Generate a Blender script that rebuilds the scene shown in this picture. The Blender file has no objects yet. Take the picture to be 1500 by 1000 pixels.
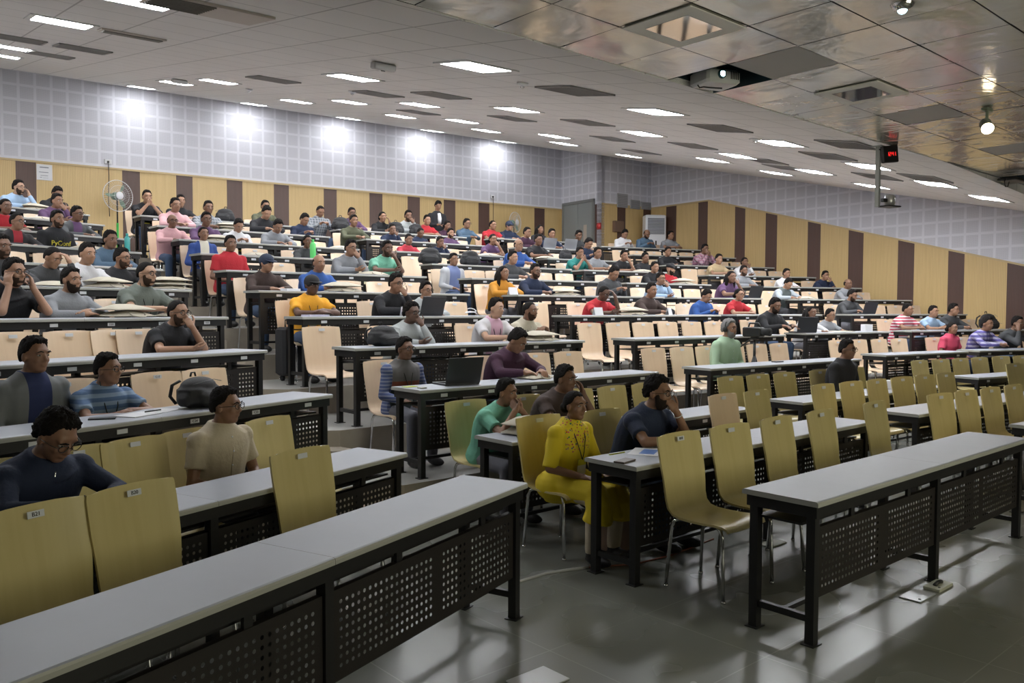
import bpy, bmesh, math, random
from math import sin, cos, pi, radians, sqrt
from mathutils import Vector, Matrix, noise

random.seed(7)
scene = bpy.context.scene
COL = scene.collection

# ------------------------------------------------------------------ camera
F_PX, PITCH, ROLL, EYE = 1198.0, 0.041, 0.003, 1.714
cam_d = bpy.data.cameras.new('camera')
cam = bpy.data.objects.new('camera', cam_d)
COL.objects.link(cam)
cam_d.sensor_width = 36.0
cam_d.lens = 36.0 * F_PX / 1500.0
cam_d.clip_start = 0.05
cam_d.clip_end = 200
cam.matrix_world = Matrix.Translation((0, 0, EYE)) @ Matrix.Rotation(pi/2 - PITCH, 4, 'X') @ Matrix.Rotation(ROLL, 4, 'Z')
scene.camera = cam

# ------------------------------------------------------------------ world, exposure
scene.view_settings.view_transform = 'Standard'
scene.view_settings.look = 'None'
scene.view_settings.gamma = 1.0
scene.view_settings.use_curve_mapping = False
scene.view_settings.exposure = 0.0
world = bpy.data.worlds.new('world')
scene.world = world
world.use_nodes = True
world.node_tree.nodes['Background'].inputs[0].default_value = (0.5, 0.5, 0.52, 1)
world.node_tree.nodes['Background'].inputs[1].default_value = 0.02
LAMP_STRENGTH = 67.0
BACK_LAMP_STRENGTH = 26.0
SPOT_WATTS = 70.0
SCREEN_STRENGTH = 4.6
scene.cycles.diffuse_bounces = 8

# ------------------------------------------------------------------ geometry of the hall
def dirs(a):
    return Vector((cos(a), sin(a), 0)), Vector((-sin(a), cos(a), 0))
HL = [0, 0, 0, .28, .581, .865, 1.161, 1.442, 1.719, 1.994, 2.292, 2.565]
BLK = {'L': (1.058, .09, 4.481, 1.133, 3.13), 'C': (.72, 1.528, 4.037, 1.182, 3.13),
       'R': (.637, 4.452, 6.515, 1.182, 3.13), 'Q': (.537, 8.746, 10.228, 1.096, 2.14),
       'S': (.409, 9.699, 10.646, 1.146, 3.13)}
SC = [0, .015, .047, .066, .145, .213, .262, .356, .47, .589, .659, .754]
SL = [0, .42, .964, 1.375, 1.94, 2.416, 2.91, 3.445, 4.0, 4.44, 4.931]
DW = .437          # desk depth
SEATP = .5217
def shift(b, k):
    return {'C': SC[min(k, 11)], 'R': -.03*k, 'Q': -.672*k + .032*k*k, 'S': -.194*k - .004*k*k, 'L': SL[min(k, 10)]}[b]
def level(b, k):
    if b == 'L':
        return 0 if k < 2 else min(k+1, 11)
    return k
def floor_z(b, k):
    return HL[level(b, k)]
def row_origin(b, k):
    """front left corner of the desk run on the floor (L: its left end)"""
    a, x0, y0, p, ln = BLK[b]
    R, D = dirs(a)
    A = Vector((x0, y0, 0)) + D*p*k + R*shift(b, k)
    if b == 'L':
        A = A - R*ln
    return A, R, D
def pix_ray(x, y):
    X = (x-750)/F_PX; Y = (y-500)/F_PX
    cr, sr = cos(ROLL), sin(ROLL)
    X, Y = X*cr + Y*sr, -X*sr + Y*cr
    c, s = cos(PITCH), sin(PITCH); u = -Y
    return Vector((X, c+u*s, -s+u*c))
def at_z(x, y, z):
    r = pix_ray(x, y); t = (z-EYE)/r.z
    return Vector((r.x*t, r.y*t, z))
def at_dist(x, y, d):
    r = pix_ray(x, y)
    return Vector((r.x*d/r.y, d, EYE + r.z*d/r.y))
def on_line(P, d, x):
    """plan point of line P+t*d seen in column x; returns point, t"""
    r = pix_ray(x, 460)
    det = r.x*(-d.y) + d.x*r.y
    t = (r.x*P.y - r.y*P.x) / (r.y*d.x - r.x*d.y)
    return P + d*t, t

AW = .614
TW, NW = dirs(AW)            # along the back wall, and away from the audience
NB = 19.9
def on_back(x, y):
    r = pix_ray(x, y); s = NB/(r.x*NW.x + r.y*NW.y)
    return Vector((r.x*s, r.y*s, EYE + r.z*s))
W1 = on_back(822, 305); W1.z = 0
W2, _ = on_line(W1, -NW, 880)
W3, _ = on_line(W2, TW, 952)
def on_right(x, y):
    r = pix_ray(x, y); s = (W3.x*TW.x+W3.y*TW.y)/(r.x*TW.x + r.y*TW.y)
    return Vector((r.x*s, r.y*s, EYE + r.z*s))
# ceiling
TC, NC = dirs(.63)
RF, DF = dirs(.717)
Z_FRONT = 3.57
D_CREASE = 4.25
def ceil_z(x, y):
    u = x*NC.x + y*NC.y; v = x*TC.x + y*TC.y
    A = 2.69 + .196*u; B = 1.98 + .2335*u
    w = min(max((v-7)/10.9, 0), 1); w = w*w*(3-2*w)
    return A + w*(B-A)
def on_ceil(x, y):
    r = pix_ray(x, y); lo, hi = .5, 60
    for _ in range(50):
        m = (lo+hi)/2
        if EYE + m*r.z - ceil_z(m*r.x, m*r.y) > 0: hi = m
        else: lo = m
    return Vector((r.x*hi, r.y*hi, EYE + r.z*hi))

# ------------------------------------------------------------------ materials
MATS = {}
def nmat(name):
    m = bpy.data.materials.new(name); m.use_nodes = True
    return m, m.node_tree, m.node_tree.nodes['Principled BSDF']
def mat(name, col, rough=.5, metal=0.0, spec=None, bump=0, bscale=80, var=0, vscale=8, coat=0):
    if name in MATS: return MATS[name]
    m, nt, b = nmat(name)
    b.inputs['Base Color'].default_value = (*col, 1)
    b.inputs['Roughness'].default_value = rough
    b.inputs['Metallic'].default_value = metal
    if spec is not None: b.inputs['Specular IOR Level'].default_value = spec
    if coat: b.inputs['Coat Weight'].default_value = coat
    if var or bump:
        tc = nt.nodes.new('ShaderNodeTexCoord')
    if var:
        n = nt.nodes.new('ShaderNodeTexNoise'); n.inputs['Scale'].default_value = vscale; n.inputs['Detail'].default_value = 4
        nt.links.new(tc.outputs['Object'], n.inputs['Vector'])
        mx = nt.nodes.new('ShaderNodeMix'); mx.data_type = 'RGBA'
        mx.inputs['A'].default_value = (*[c*(1-var) for c in col], 1)
        mx.inputs['B'].default_value = (*[min(1, c*(1+var)) for c in col], 1)
        nt.links.new(n.outputs['Fac'], mx.inputs['Factor'])
        nt.links.new(mx.outputs['Result'], b.inputs['Base Color'])
    if bump:
        n2 = nt.nodes.new('ShaderNodeTexNoise'); n2.inputs['Scale'].default_value = bscale
        nt.links.new(tc.outputs['Object'], n2.inputs['Vector'])
        bp = nt.nodes.new('ShaderNodeBump'); bp.inputs['Strength'].default_value = bump; bp.inputs['Distance'].default_value = .01
        nt.links.new(n2.outputs['Fac'], bp.inputs['Height'])
        nt.links.new(bp.outputs['Normal'], b.inputs['Normal'])
    MATS[name] = m
    return m
def emis(name, col, s):
    m, nt, b = nmat(name)
    b.inputs['Base Color'].default_value = (*col, 1)
    b.inputs['Emission Color'].default_value = (*col, 1)
    b.inputs['Emission Strength'].default_value = s
    return m
class NT:
    """tiny helper for math node chains"""
    def __init__(s, nt): s.nt = nt
    def m(s, op, a, b=None, c=None):
        n = s.nt.nodes.new('ShaderNodeMath'); n.operation = op
        for i, v in enumerate((a, b, c)):
            if v is None: continue
            if isinstance(v, (int, float)): n.inputs[i].default_value = v
            else: s.nt.links.new(v, n.inputs[i])
        return n.outputs[0]
    def mix(s, f, a, b):
        n = s.nt.nodes.new('ShaderNodeMix'); n.data_type = 'RGBA'
        for k, v in (('Factor', f), ('A', a), ('B', b)):
            if isinstance(v, (int, float)): n.inputs[k].default_value = v
            elif isinstance(v, tuple): n.inputs[k].default_value = (*v, 1)
            else: s.nt.links.new(v, n.inputs[k])
        return n.outputs['Result']
    def pos(s, ang=0.0, gen='pos'):
        """world position rotated by -ang: x along, y across, z"""
        g = s.nt.nodes.new('ShaderNodeNewGeometry')
        r = s.nt.nodes.new('ShaderNodeVectorRotate'); r.rotation_type = 'Z_AXIS'
        r.inputs['Angle'].default_value = -ang
        s.nt.links.new(g.outputs['Position'], r.inputs['Vector'])
        x = s.nt.nodes.new('ShaderNodeSeparateXYZ'); s.nt.links.new(r.outputs[0], x.inputs[0])
        return x.outputs[0], x.outputs[1], x.outputs[2], r.outputs[0]

def wall_mat(name, axis):
    """white square-tiled acoustic wall above a striped wood band. axis 0: back wall faces, 1: right wall faces"""
    m, nt, b = nmat(name); h = NT(nt)
    x, y, z, v = h.pos(AW)
    s = x if axis == 0 else y
    # grid of perforated squares .30 m
    T = .30
    fs = h.m('FRACT', h.m('DIVIDE', s, T)); fz = h.m('FRACT', h.m('DIVIDE', z, T))
    def band(f, w):
        return h.m('MULTIPLY', h.m('GREATER_THAN', f, w), h.m('LESS_THAN', f, 1-w))
    inside = h.m('MULTIPLY', band(fs, .09), band(fz, .09))
    # fine perforation
    ps = h.m('FRACT', h.m('DIVIDE', s, .02)); pz = h.m('FRACT', h.m('DIVIDE', z, .02))
    ds = h.m('SUBTRACT', ps, .5); dz = h.m('SUBTRACT', pz, .5)
    hole = h.m('LESS_THAN', h.m('ADD', h.m('MULTIPLY', ds, ds), h.m('MULTIPLY', dz, dz)), .07)
    dark = h.m('MULTIPLY', inside, hole)
    tile = h.mix(inside, (.64, .64, .69), (.56, .56, .61))
    tile = h.mix(h.m('MULTIPLY', dark, .3), tile, (.2, .2, .22))
    nt.links.new(tile, b.inputs['Base Color'])
    b.inputs['Roughness'].default_value = .5
    b.inputs['Specular IOR Level'].default_value = .35
    bp = nt.nodes.new('ShaderNodeBump'); bp.inputs['Strength'].default_value = .12; bp.inputs['Distance'].default_value = .01
    nt.links.new(h.m('SUBTRACT', 1.0, inside), bp.inputs['Height']); nt.links.new(bp.outputs['Normal'], b.inputs['Normal'])
    return m
def wood_panel_mat(name, dark, axis):
    m, nt, b = nmat(name); h = NT(nt)
    x, y, z, v = h.pos(AW)
    s = x if axis == 0 else y
    gr = h.m('FRACT', h.m('DIVIDE', s, .032))
    groove = h.m('LESS_THAN', gr, .16)
    cx = nt.nodes.new('ShaderNodeCombineXYZ')
    nt.links.new(h.m('MULTIPLY', s, 22), cx.inputs[0]); nt.links.new(h.m('MULTIPLY', z, 1.2), cx.inputs[1])
    n = nt.nodes.new('ShaderNodeTexNoise'); n.inputs['Scale'].default_value = 1.0; n.inputs['Detail'].default_value = 3
    nt.links.new(cx.outputs[0], n.inputs['Vector'])
    if dark: a, c, g = (.075, .038, .028), (.105, .055, .042), (.05, .026, .02)
    else: a, c, g = (.52, .36, .15), (.66, .48, .225), (.34, .23, .09)
    base = h.mix(n.outputs['Fac'], a, c)
    base = h.mix(h.m('MULTIPLY', groove, .75), base, g)
    nt.links.new(base, b.inputs['Base Color'])
    b.inputs['Roughness'].default_value = .42
    bp = nt.nodes.new('ShaderNodeBump'); bp.inputs['Strength'].default_value = .4; bp.inputs['Distance'].default_value = .006
    nt.links.new(h.m('SUBTRACT', 1.0, groove), bp.inputs['Height']); nt.links.new(bp.outputs['Normal'], b.inputs['Normal'])
    return m
def ceiling_mat():
    m, nt, b = nmat('ceiling_tiles'); h = NT(nt)
    x, y, z, v = h.pos(.63)
    fx = h.m('FRACT', h.m('DIVIDE', h.m('ADD', x, .1), .6)); fy = h.m('FRACT', h.m('DIVIDE', h.m('ADD', y, .22), .6))
    line = h.m('MAXIMUM', h.m('LESS_THAN', fx, .026), h.m('LESS_THAN', fy, .026))
    n = nt.nodes.new('ShaderNodeTexNoise'); n.inputs['Scale'].default_value = .8
    nt.links.new(v, n.inputs['Vector'])
    base = h.mix(n.outputs['Fac'], (.68, .665, .655), (.74, .725, .715))
    base = h.mix(h.m('MULTIPLY', line, .62), base, (.2, .195, .19))
    nt.links.new(base, b.inputs['Base Color']); b.inputs['Roughness'].default_value = .6
    return m
def gloss_ceiling_mat():
    m, nt, b = nmat('gloss_metal_tile'); h = NT(nt)
    x, y, z, v = h.pos(.717)
    b.inputs['Base Color'].default_value = (.62, .60, .54, 1)
    b.inputs['Metallic'].default_value = .55
    b.inputs['Roughness'].default_value = .16
    n = nt.nodes.new('ShaderNodeTexNoise'); n.inputs['Scale'].default_value = 2.6; n.inputs['Detail'].default_value = 3
    n.inputs['Distortion'].default_value = .8
    nt.links.new(v, n.inputs['Vector'])
    bp = nt.nodes.new('ShaderNodeBump'); bp.inputs['Strength'].default_value = .7; bp.inputs['Distance'].default_value = .02
    nt.links.new(n.outputs['Fac'], bp.inputs['Height']); nt.links.new(bp.outputs['Normal'], b.inputs['Normal'])
    return m
def floor_mat():
    m, nt, b = nmat('polished_stone_floor'); h = NT(nt)
    x, y, z, v = h.pos(.72)
    fx = h.m('FRACT', h.m('DIVIDE', h.m('ADD', x, .2), .75)); fy = h.m('FRACT', h.m('DIVIDE', h.m('ADD', y, .1), .75))
    line = h.m('MAXIMUM', h.m('LESS_THAN', fx, .008), h.m('LESS_THAN', fy, .008))
    n = nt.nodes.new('ShaderNodeTexNoise'); n.inputs['Scale'].default_value = 1.1; n.inputs['Detail'].default_value = 3
    nt.links.new(v, n.inputs['Vector'])
    base = h.mix(n.outputs['Fac'], (.14, .145, .128), (.18, .185, .165))
    base = h.mix(h.m('MULTIPLY', line, .5), base, (.26, .26, .24))
    nt.links.new(base, b.inputs['Base Color'])
    r = h.m('ADD', .24, h.m('MULTIPLY', n.outputs['Fac'], .06)); nt.links.new(r, b.inputs['Roughness'])
    b.inputs['Specular IOR Level'].default_value = .45
    return m
def riser_mat():
    m, nt, b = nmat('tier_riser_stone'); h = NT(nt)
    x, y, z, v = h.pos(.72)
    n = nt.nodes.new('ShaderNodeTexNoise'); n.inputs['Scale'].default_value = 6; n.inputs['Detail'].default_value = 6
    nt.links.new(v, n.inputs['Vector'])
    base = h.mix(n.outputs['Fac'], (.30, .265, .215), (.42, .375, .31))
    nt.links.new(base, b.inputs['Base Color']); b.inputs['Roughness'].default_value = .35
    return m
def wood_chair_mat(name, a, c):
    m, nt, b = nmat(name); h = NT(nt)
    tc = nt.nodes.new('ShaderNodeTexCoord'); mp = nt.nodes.new('ShaderNodeMapping')
    mp.inputs['Scale'].default_value = (26, 1.6, 1.6)
    nt.links.new(tc.outputs['Object'], mp.inputs['Vector'])
    n = nt.nodes.new('ShaderNodeTexNoise'); n.inputs['Scale'].default_value = 1.0; n.inputs['Detail'].default_value = 4; n.inputs['Distortion'].default_value = .3
    oi = nt.nodes.new('ShaderNodeObjectInfo')
    nt.links.new(mp.outputs[0], n.inputs['Vector'])
    base = h.mix(n.outputs['Fac'], a, c)
    base = h.mix(h.m('MULTIPLY', oi.outputs['Random'], .22), base, tuple(q*.78 for q in a))
    nt.links.new(base, b.inputs['Base Color']); b.inputs['Roughness'].default_value = .3
    b.inputs['Coat Weight'].default_value = .25; b.inputs['Coat Roughness'].default_value = .15
    return m
def pattern_mat(name, kind, cols, sc):
    """cloth with stripes / plaid / horizontal blocks, in the garment's own coordinates"""
    m, nt, b = nmat(name); h = NT(nt)
    tc = nt.nodes.new('ShaderNodeTexCoord'); sx = nt.nodes.new('ShaderNodeSeparateXYZ')
    nt.links.new(tc.outputs['Object'], sx.inputs[0])
    X, Y, Z = sx.outputs
    if kind == 'stripe':
        f = h.m('FRACT', h.m('DIVIDE', Z, sc)); base = h.mix(h.m('GREATER_THAN', f, .5), cols[0], cols[1])
    elif kind == 'plaid':
        f1 = h.m('GREATER_THAN', h.m('FRACT', h.m('DIVIDE', Z, sc)), .5)
        f2 = h.m('GREATER_THAN', h.m('FRACT', h.m('DIVIDE', h.m('ADD', X, h.m('MULTIPLY', Y, .4)), sc)), .5)
        base = h.mix(f1, cols[0], cols[1]); base = h.mix(h.m('MULTIPLY', f2, .5), base, cols[2])
    elif kind == 'block':   # colour changes at height sc
        base = h.mix(h.m('GREATER_THAN', Z, sc), cols[0], cols[1])
    elif kind == 'vest':    # striped sleeves, banded front
        f = h.m('FRACT', h.m('DIVIDE', Z, .035)); sl = h.mix(h.m('GREATER_THAN', f, .6), (.06, .085, .2), (.2, .22, .3))
        bd = h.mix(h.m('GREATER_THAN', Z, .83), (.19, .05, .03), (.13, .125, .125)); bd = h.mix(h.m('LESS_THAN', Z, .75), bd, (.04, .05, .05))
        base = h.mix(h.m('GREATER_THAN', h.m('ABSOLUTE', X), .165), bd, sl)
    elif kind == 'front':   # panel down the front: |x| < sc
        base = h.mix(h.m('MULTIPLY', h.m('LESS_THAN', h.m('ABSOLUTE', X), sc), h.m('GREATER_THAN', Y, .02)), cols[0], cols[1])
    elif kind == 'flower':
        vo = nt.nodes.new('ShaderNodeTexVoronoi'); vo.inputs['Scale'].default_value = 48
        nt.links.new(tc.outputs['Object'], vo.inputs['Vector'])
        zone = h.m('MULTIPLY', h.m('MULTIPLY', h.m('GREATER_THAN', Z, .80), h.m('LESS_THAN', h.m('ABSOLUTE', X), .13)), h.m('GREATER_THAN', Y, .05))
        dots = h.m('MULTIPLY', zone, h.m('LESS_THAN', vo.outputs['Distance'], .36))
        base = h.mix(dots, cols[0], vo.outputs['Color'])
        hs = nt.nodes.new('ShaderNodeMix'); hs.data_type = 'RGBA'; hs.blend_type = 'MULTIPLY'
        hs.inputs['Factor'].default_value = 1; hs.inputs['A'].default_value = (.6, .28, .16, 1)
        nt.links.new(vo.outputs['Color'], hs.inputs['B'])
        base = h.mix(dots, cols[0], hs.outputs['Result'])
    nt.links.new(base, b.inputs['Base Color']); b.inputs['Roughness'].default_value = .85
    MATS[name] = m
    return m

M_TOP = mat('grey_laminate', (.33, .35, .395), .42, var=.05, vscale=6)
M_EDGE = mat('laminate_edge', (.36, .36, .33), .4)
M_BLK = mat('black_powder_coat', (.010, .0095, .010), .45)
M_PANEL = mat('dark_panel_paint', (.013, .010, .009), .5)
M_CHROME = mat('chrome', (.75, .75, .76), .12, 1.0)
M_LABEL = mat('label_plate', (.62, .64, .68), .3)
M_INK = mat('black_ink', (.02, .02, .025), .6)
M_WOOD = wood_chair_mat('pale_plywood', (.72, .54, .37), (.82, .64, .46))
M_WOODY = wood_chair_mat('golden_plywood', (.50, .41, .18), (.62, .53, .26))
M_RUB = mat('black_rubber', (.02, .02, .02), .8)

# ------------------------------------------------------------------ mesh helpers
class MB:
    def __init__(s): s.v = []; s.f = []; s.mi = []
    def add(s, vs, fs, mi=0):
        o = len(s.v); s.v += [tuple(p) for p in vs]
        for f in fs: s.f.append(tuple(i+o for i in f)); s.mi.append(mi)
    def box(s, x0, y0, z0, x1, y1, z1, mi=0, M=None):
        vs = [Vector(p) for p in ((x0,y0,z0),(x1,y0,z0),(x1,y1,z0),(x0,y1,z0),(x0,y0,z1),(x1,y0,z1),(x1,y1,z1),(x0,y1,z1))]
        if M: vs = [M @ p for p in vs]
        s.add(vs, [(0,3,2,1),(4,5,6,7),(0,1,5,4),(1,2,6,5),(2,3,7,6),(3,0,4,7)], mi)
    def bbox(s, x0, y0, z0, x1, y1, z1, b=.005, mi=0, M=None):
        """box with chamfered vertical edges and top/bottom edges"""
        vs = []
        for z, i in ((z0, b), (z0+b, 0), (z1-b, 0), (z1, b)):
            a0, a1, c0, c1 = x0+i, x1-i, y0+i, y1-i
            k = b
            vs += [(a0+k, c0, z), (a1-k, c0, z), (a1, c0+k, z), (a1, c1-k, z), (a1-k, c1, z), (a0+k, c1, z), (a0, c1-k, z), (a0, c0+k, z)]
        fs = [tuple(range(7, -1, -1)), tuple(range(24, 32))]
        for r in range(3):
            for i in range(8):
                j = (i+1) % 8
                fs.append((r*8+i, r*8+j, r*8+8+j, r*8+8+i))
        vs = [Vector(p) for p in vs]
        if M: vs = [M @ p for p in vs]
        s.add(vs, fs, mi)
    def tube(s, pts, rad, n=8, mi=0, cap=True):
        pts = [Vector(p) for p in pts]
        if not isinstance(rad, (list, tuple)): rad = [rad]*len(pts)
        rings = []; up = None
        for i, p in enumerate(pts):
            d = (pts[min(i+1, len(pts)-1)] - pts[max(i-1, 0)]).normalized()
            if up is None:
                up = d.orthogonal().normalized()
            up = (up - d*up.dot(d))
            up = up.normalized() if up.length > 1e-6 else d.orthogonal().normalized()
            sd = d.cross(up)
            rings.append([p + (up*cos(2*pi*k/n) + sd*sin(2*pi*k/n))*rad[i] for k in range(n)])
        vs = [q for r in rings for q in r]; fs = []
        for i in range(len(rings)-1):
            for k in range(n):
                fs.append((i*n+k, i*n+(k+1) % n, (i+1)*n+(k+1) % n, (i+1)*n+k))
        if cap:
            fs.append(tuple(range(n-1, -1, -1))); fs.append(tuple((len(rings)-1)*n+k for k in range(n)))
        s.add(vs, fs, mi)
    def lathe(s, prof, n=20, mi=0, M=None):
        vs = []; fs = []
        for (r, z) in prof:
            for k in range(n): vs.append(Vector((r*cos(2*pi*k/n), r*sin(2*pi*k/n), z)))
        for i in range(len(prof)-1):
            for k in range(n): fs.append((i*n+k, i*n+(k+1) % n, (i+1)*n+(k+1) % n, (i+1)*n+k))
        fs.append(tuple(range(n-1, -1, -1))); fs.append(tuple((len(prof)-1)*n+k for k in range(n)))
        if M: vs = [M @ p for p in vs]
        s.add(vs, fs, mi)
    def ell(s, c, r, M=None, nu=14, nv=9, mi=0):
        vs = [Vector((0, 0, -1))]; fs = []
        for j in range(1, nv):
            t = -pi/2 + pi*j/nv
            for i in range(nu): vs.append(Vector((cos(t)*cos(2*pi*i/nu), cos(t)*sin(2*pi*i/nu), sin(t))))
        vs.append(Vector((0, 0, 1)))
        for i in range(nu): fs.append((0, 1+(i+1) % nu, 1+i))
        for j in range(nv-2):
            for i in range(nu): fs.append((1+j*nu+i, 1+j*nu+(i+1) % nu, 1+(j+1)*nu+(i+1) % nu, 1+(j+1)*nu+i))
        l = len(vs)-1
        for i in range(nu): fs.append((l, 1+(nv-2)*nu+i, 1+(nv-2)*nu+(i+1) % nu))
        c = Vector(c); vs = [Vector((p.x*r[0], p.y*r[1], p.z*r[2])) for p in vs]
        if M: vs = [M @ p for p in vs]
        s.add([p+c for p in vs], fs, mi)
    def mesh(s, name, mats, smooth=False):
        me = bpy.data.meshes.new(name); me.from_pydata(s.v, [], s.f); 
        for m in mats: me.materials.append(m)
        if len(mats) > 1: me.polygons.foreach_set('material_index', s.mi)
        if smooth: me.polygons.foreach_set('use_smooth', [True]*len(s.f))
        me.update(); return me
def link(name, me, parent=None, loc=None, rot=None, M=None):
    o = bpy.data.objects.new(name, me); COL.objects.link(o)
    if parent: o.parent = parent
    if M is not None: o.matrix_local = M
    if loc is not None: o.location = loc
    if rot is not None: o.rotation_euler = rot
    return o
def root(name, loc, rz=0, label=None, cat=None, group=None):
    o = bpy.data.objects.new(name, None); COL.objects.link(o); o.empty_display_size = .1
    o.location = loc; o.rotation_euler = (0, 0, rz)
    if label: o['label'] = label
    if cat: o['category'] = cat
    if group: o['group'] = group
    return o
def tag(o, label, cat, group=None):
    o['label'] = label; o['category'] = cat
    if group: o['group'] = group
    return o
def struct(name, me):
    o = link(name, me); o['kind'] = 'structure'; return o
ORD = ['first', 'second', 'third', 'fourth', 'fifth', 'sixth', 'seventh', 'eighth', 'ninth', 'tenth', 'eleventh', 'twelfth', 'thirteenth']
BNAME = {'L': 'leftmost block', 'C': 'second block from left', 'R': 'middle block', 'Q': 'fourth block from left', 'S': 'rightmost block'}
# ------------------------------------------------------------------ room shell
m_gridA, m_gridB = wall_mat('acoustic_wall_a', 0), wall_mat('acoustic_wall_b', 1)
wl = [wood_panel_mat('light_panel_%s' % 'ab'[i], False, i) for i in (0, 1)]
wd = [wood_panel_mat('dark_panel_%s' % 'ab'[i], True, i) for i in (0, 1)]
M_PLAIN = mat('plain_wall_paint', (.42, .42, .42), .7)

def wall_strip(mb, P, Q, z0a, z0b, z1a, z1b, mi, inward=None, th=0.0):
    mb.add([(P.x, P.y, z0a), (Q.x, Q.y, z0b), (Q.x, Q.y, z1b), (P.x, P.y, z1a)], [(0, 1, 2, 3)], mi)
ZT = 7.2
BAND = 4.75
def solid_wall(name, P, Q, mats, outward, bands, th=.2):
    """wall slab from P to Q with vertical faces cut along its length.
    bands: list of (t0,t1,zbot,ztop0,ztop1,mi) facing into the room"""
    mb = MB(); d = Q-P
    for (t0, t1, za0, za1, zb0, zb1, mi) in bands:
        A = P+d*t0; B = P+d*t1
        mb.add([(A.x, A.y, za0), (B.x, B.y, za1), (B.x, B.y, zb1), (A.x, A.y, zb0)], [(0, 1, 2, 3)], mi)
    o = outward*th
    mb.add([(P.x+o.x, P.y+o.y, -.1), (Q.x+o.x, Q.y+o.y, -.1), (Q.x+o.x, Q.y+o.y, ZT), (P.x+o.x, P.y+o.y, ZT)], [(0, 1, 2, 3)], 0)
    for E in (P, Q):
        mb.add([(E.x, E.y, -.1), (E.x+o.x, E.y+o.y, -.1), (E.x+o.x, E.y+o.y, ZT), (E.x, E.y, ZT)], [(0, 1, 2, 3)], 0)
    return struct(name, mb.mesh(name, mats))
# back wall: stripes from the photograph's columns
Pl = W1 - TW*22.0
L_back = (W1-Pl).length
def tb(x): return (on_back(x, 260) - Pl).dot(TW)/L_back
dark_cols = [(23, 53), (179, 205), (258, 282), (332, 355), (401, 423), (474, 493), (541, 560), (597, 615), (650, 667), (701, 717), (783, 798)]
bands = []
cuts = [0.0]
t_d = [(tb(a), tb(b)) for a, b in dark_cols]
# further stripes left of the frame
wst = t_d[0][0]
left = []
tt = wst - 1.9/L_back
while tt > 0.01:
    left.append((tt-.75/L_back, tt)); tt -= 2.6/L_back
t_d = left[::-1] + t_d
last = 0.0
for a, b in t_d:
    a = max(a, 0)
    bands.append((last, a, -.1, -.1, BAND, BAND, 1)); bands.append((a, b, -.1, -.1, BAND, BAND, 2)); last = b
bands.append((last, 1, -.1, -.1, BAND, BAND, 1))
bands.append((0, 1, BAND, BAND, ZT, ZT, 0))
solid_wall('wall_back', Pl, W1, [m_gridA, wl[0], wd[0]], NW, bands)
# jog with the double door
def tj(x): 
    p, t = on_line(W1, -NW, x); return t/(W2-W1).length
solid_wall('wall_door_side', W1, W2, [m_gridB, wl[1], wd[1]], TW, [
    (0, tj(869), -.1, -.1, BAND, BAND, 1), (tj(869), 1, -.1, -.1, BAND, BAND, 2), (0, 1, BAND, BAND, ZT, ZT, 0)], th=.12)
def tk(x):
    p, t = on_line(W2, TW, x); return t/(W3-W2).length
solid_wall('wall_back_right', W2, W3, [m_gridA, wl[0], wd[0]], NW, [
    (0, tk(903), -.1, -.1, BAND, BAND, 1), (tk(903), tk(915), -.1, -.1, BAND, BAND, 2), (tk(915), tk(941), -.1, -.1, BAND, BAND, 1),
    (tk(941), 1, -.1, -.1, BAND, BAND, 2), (0, 1, BAND, BAND, ZT, ZT, 0)])
# right wall
Wend = W3 - NW*32
LR = 32.0
def tr(x): return (W3 - on_right(x, 300)).dot(NW)/LR
def band_r(t):
    s = t*LR
    return 4.75 if s < 2.3 else 4.75 - (s-2.3)*.2625
rc = [(976, 991), (1023, 1037), (1077, 1092), (1122, 1139), (1184, 1203), (1244, 1266), (1317, 1341), (1391, 1415), (1478, 1506)]
xs_ = []
last = 0.0
def add_r(a, b, mi):
    # split at the knee of the band
    k = 2.3/LR
    seg = [(a, b)] if not (a < k < b) else [(a, k), (k, b)]
    for p, q in seg:
        zp, zq = max(band_r(p), .9), max(band_r(q), .9)
        bands.append((p, q, -.1, -.1, zp, zq, mi)); bands.append((p, q, zp, zq, ZT, ZT, 0))
bands = []
tds = [(tr(a), tr(b)) for a, b in rc]
t0 = tds[-1][1]
while t0 < .9:
    tds.append((t0 + 1.5/LR, t0 + 1.95/LR)); t0 = tds[-1][1]
for a, b in tds:
    add_r(last, a, 1); add_r(a, b, 2); last = b
add_r(last, 1, 1)
solid_wall('wall_right', W3, Wend, [m_gridB, wl[1], wd[1]], TW, bands)
# left wall and front wall (outside the frame, they close the room)
m_pl = [M_PLAIN]
Pf = Pl - NW*32
mb = MB(); mb.box(0, 0, 0, 32, .2, ZT)
o = struct('wall_left', mb.mesh('wall_left', m_pl)); o.location = Pl - TW*.0 - NW*32; o.rotation_euler = (0, 0, math.atan2(NW.y, NW.x))
mb = MB(); mb.box(0, -.2, 0, (Wend-Pf).dot(TW), 0, ZT)
o = struct('wall_front', mb.mesh('wall_front', [mat('front_wall_paint', (.22, .22, .2), .7)])); o.location = Pf + NW*9; o.rotation_euler = (0, 0, AW)

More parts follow.
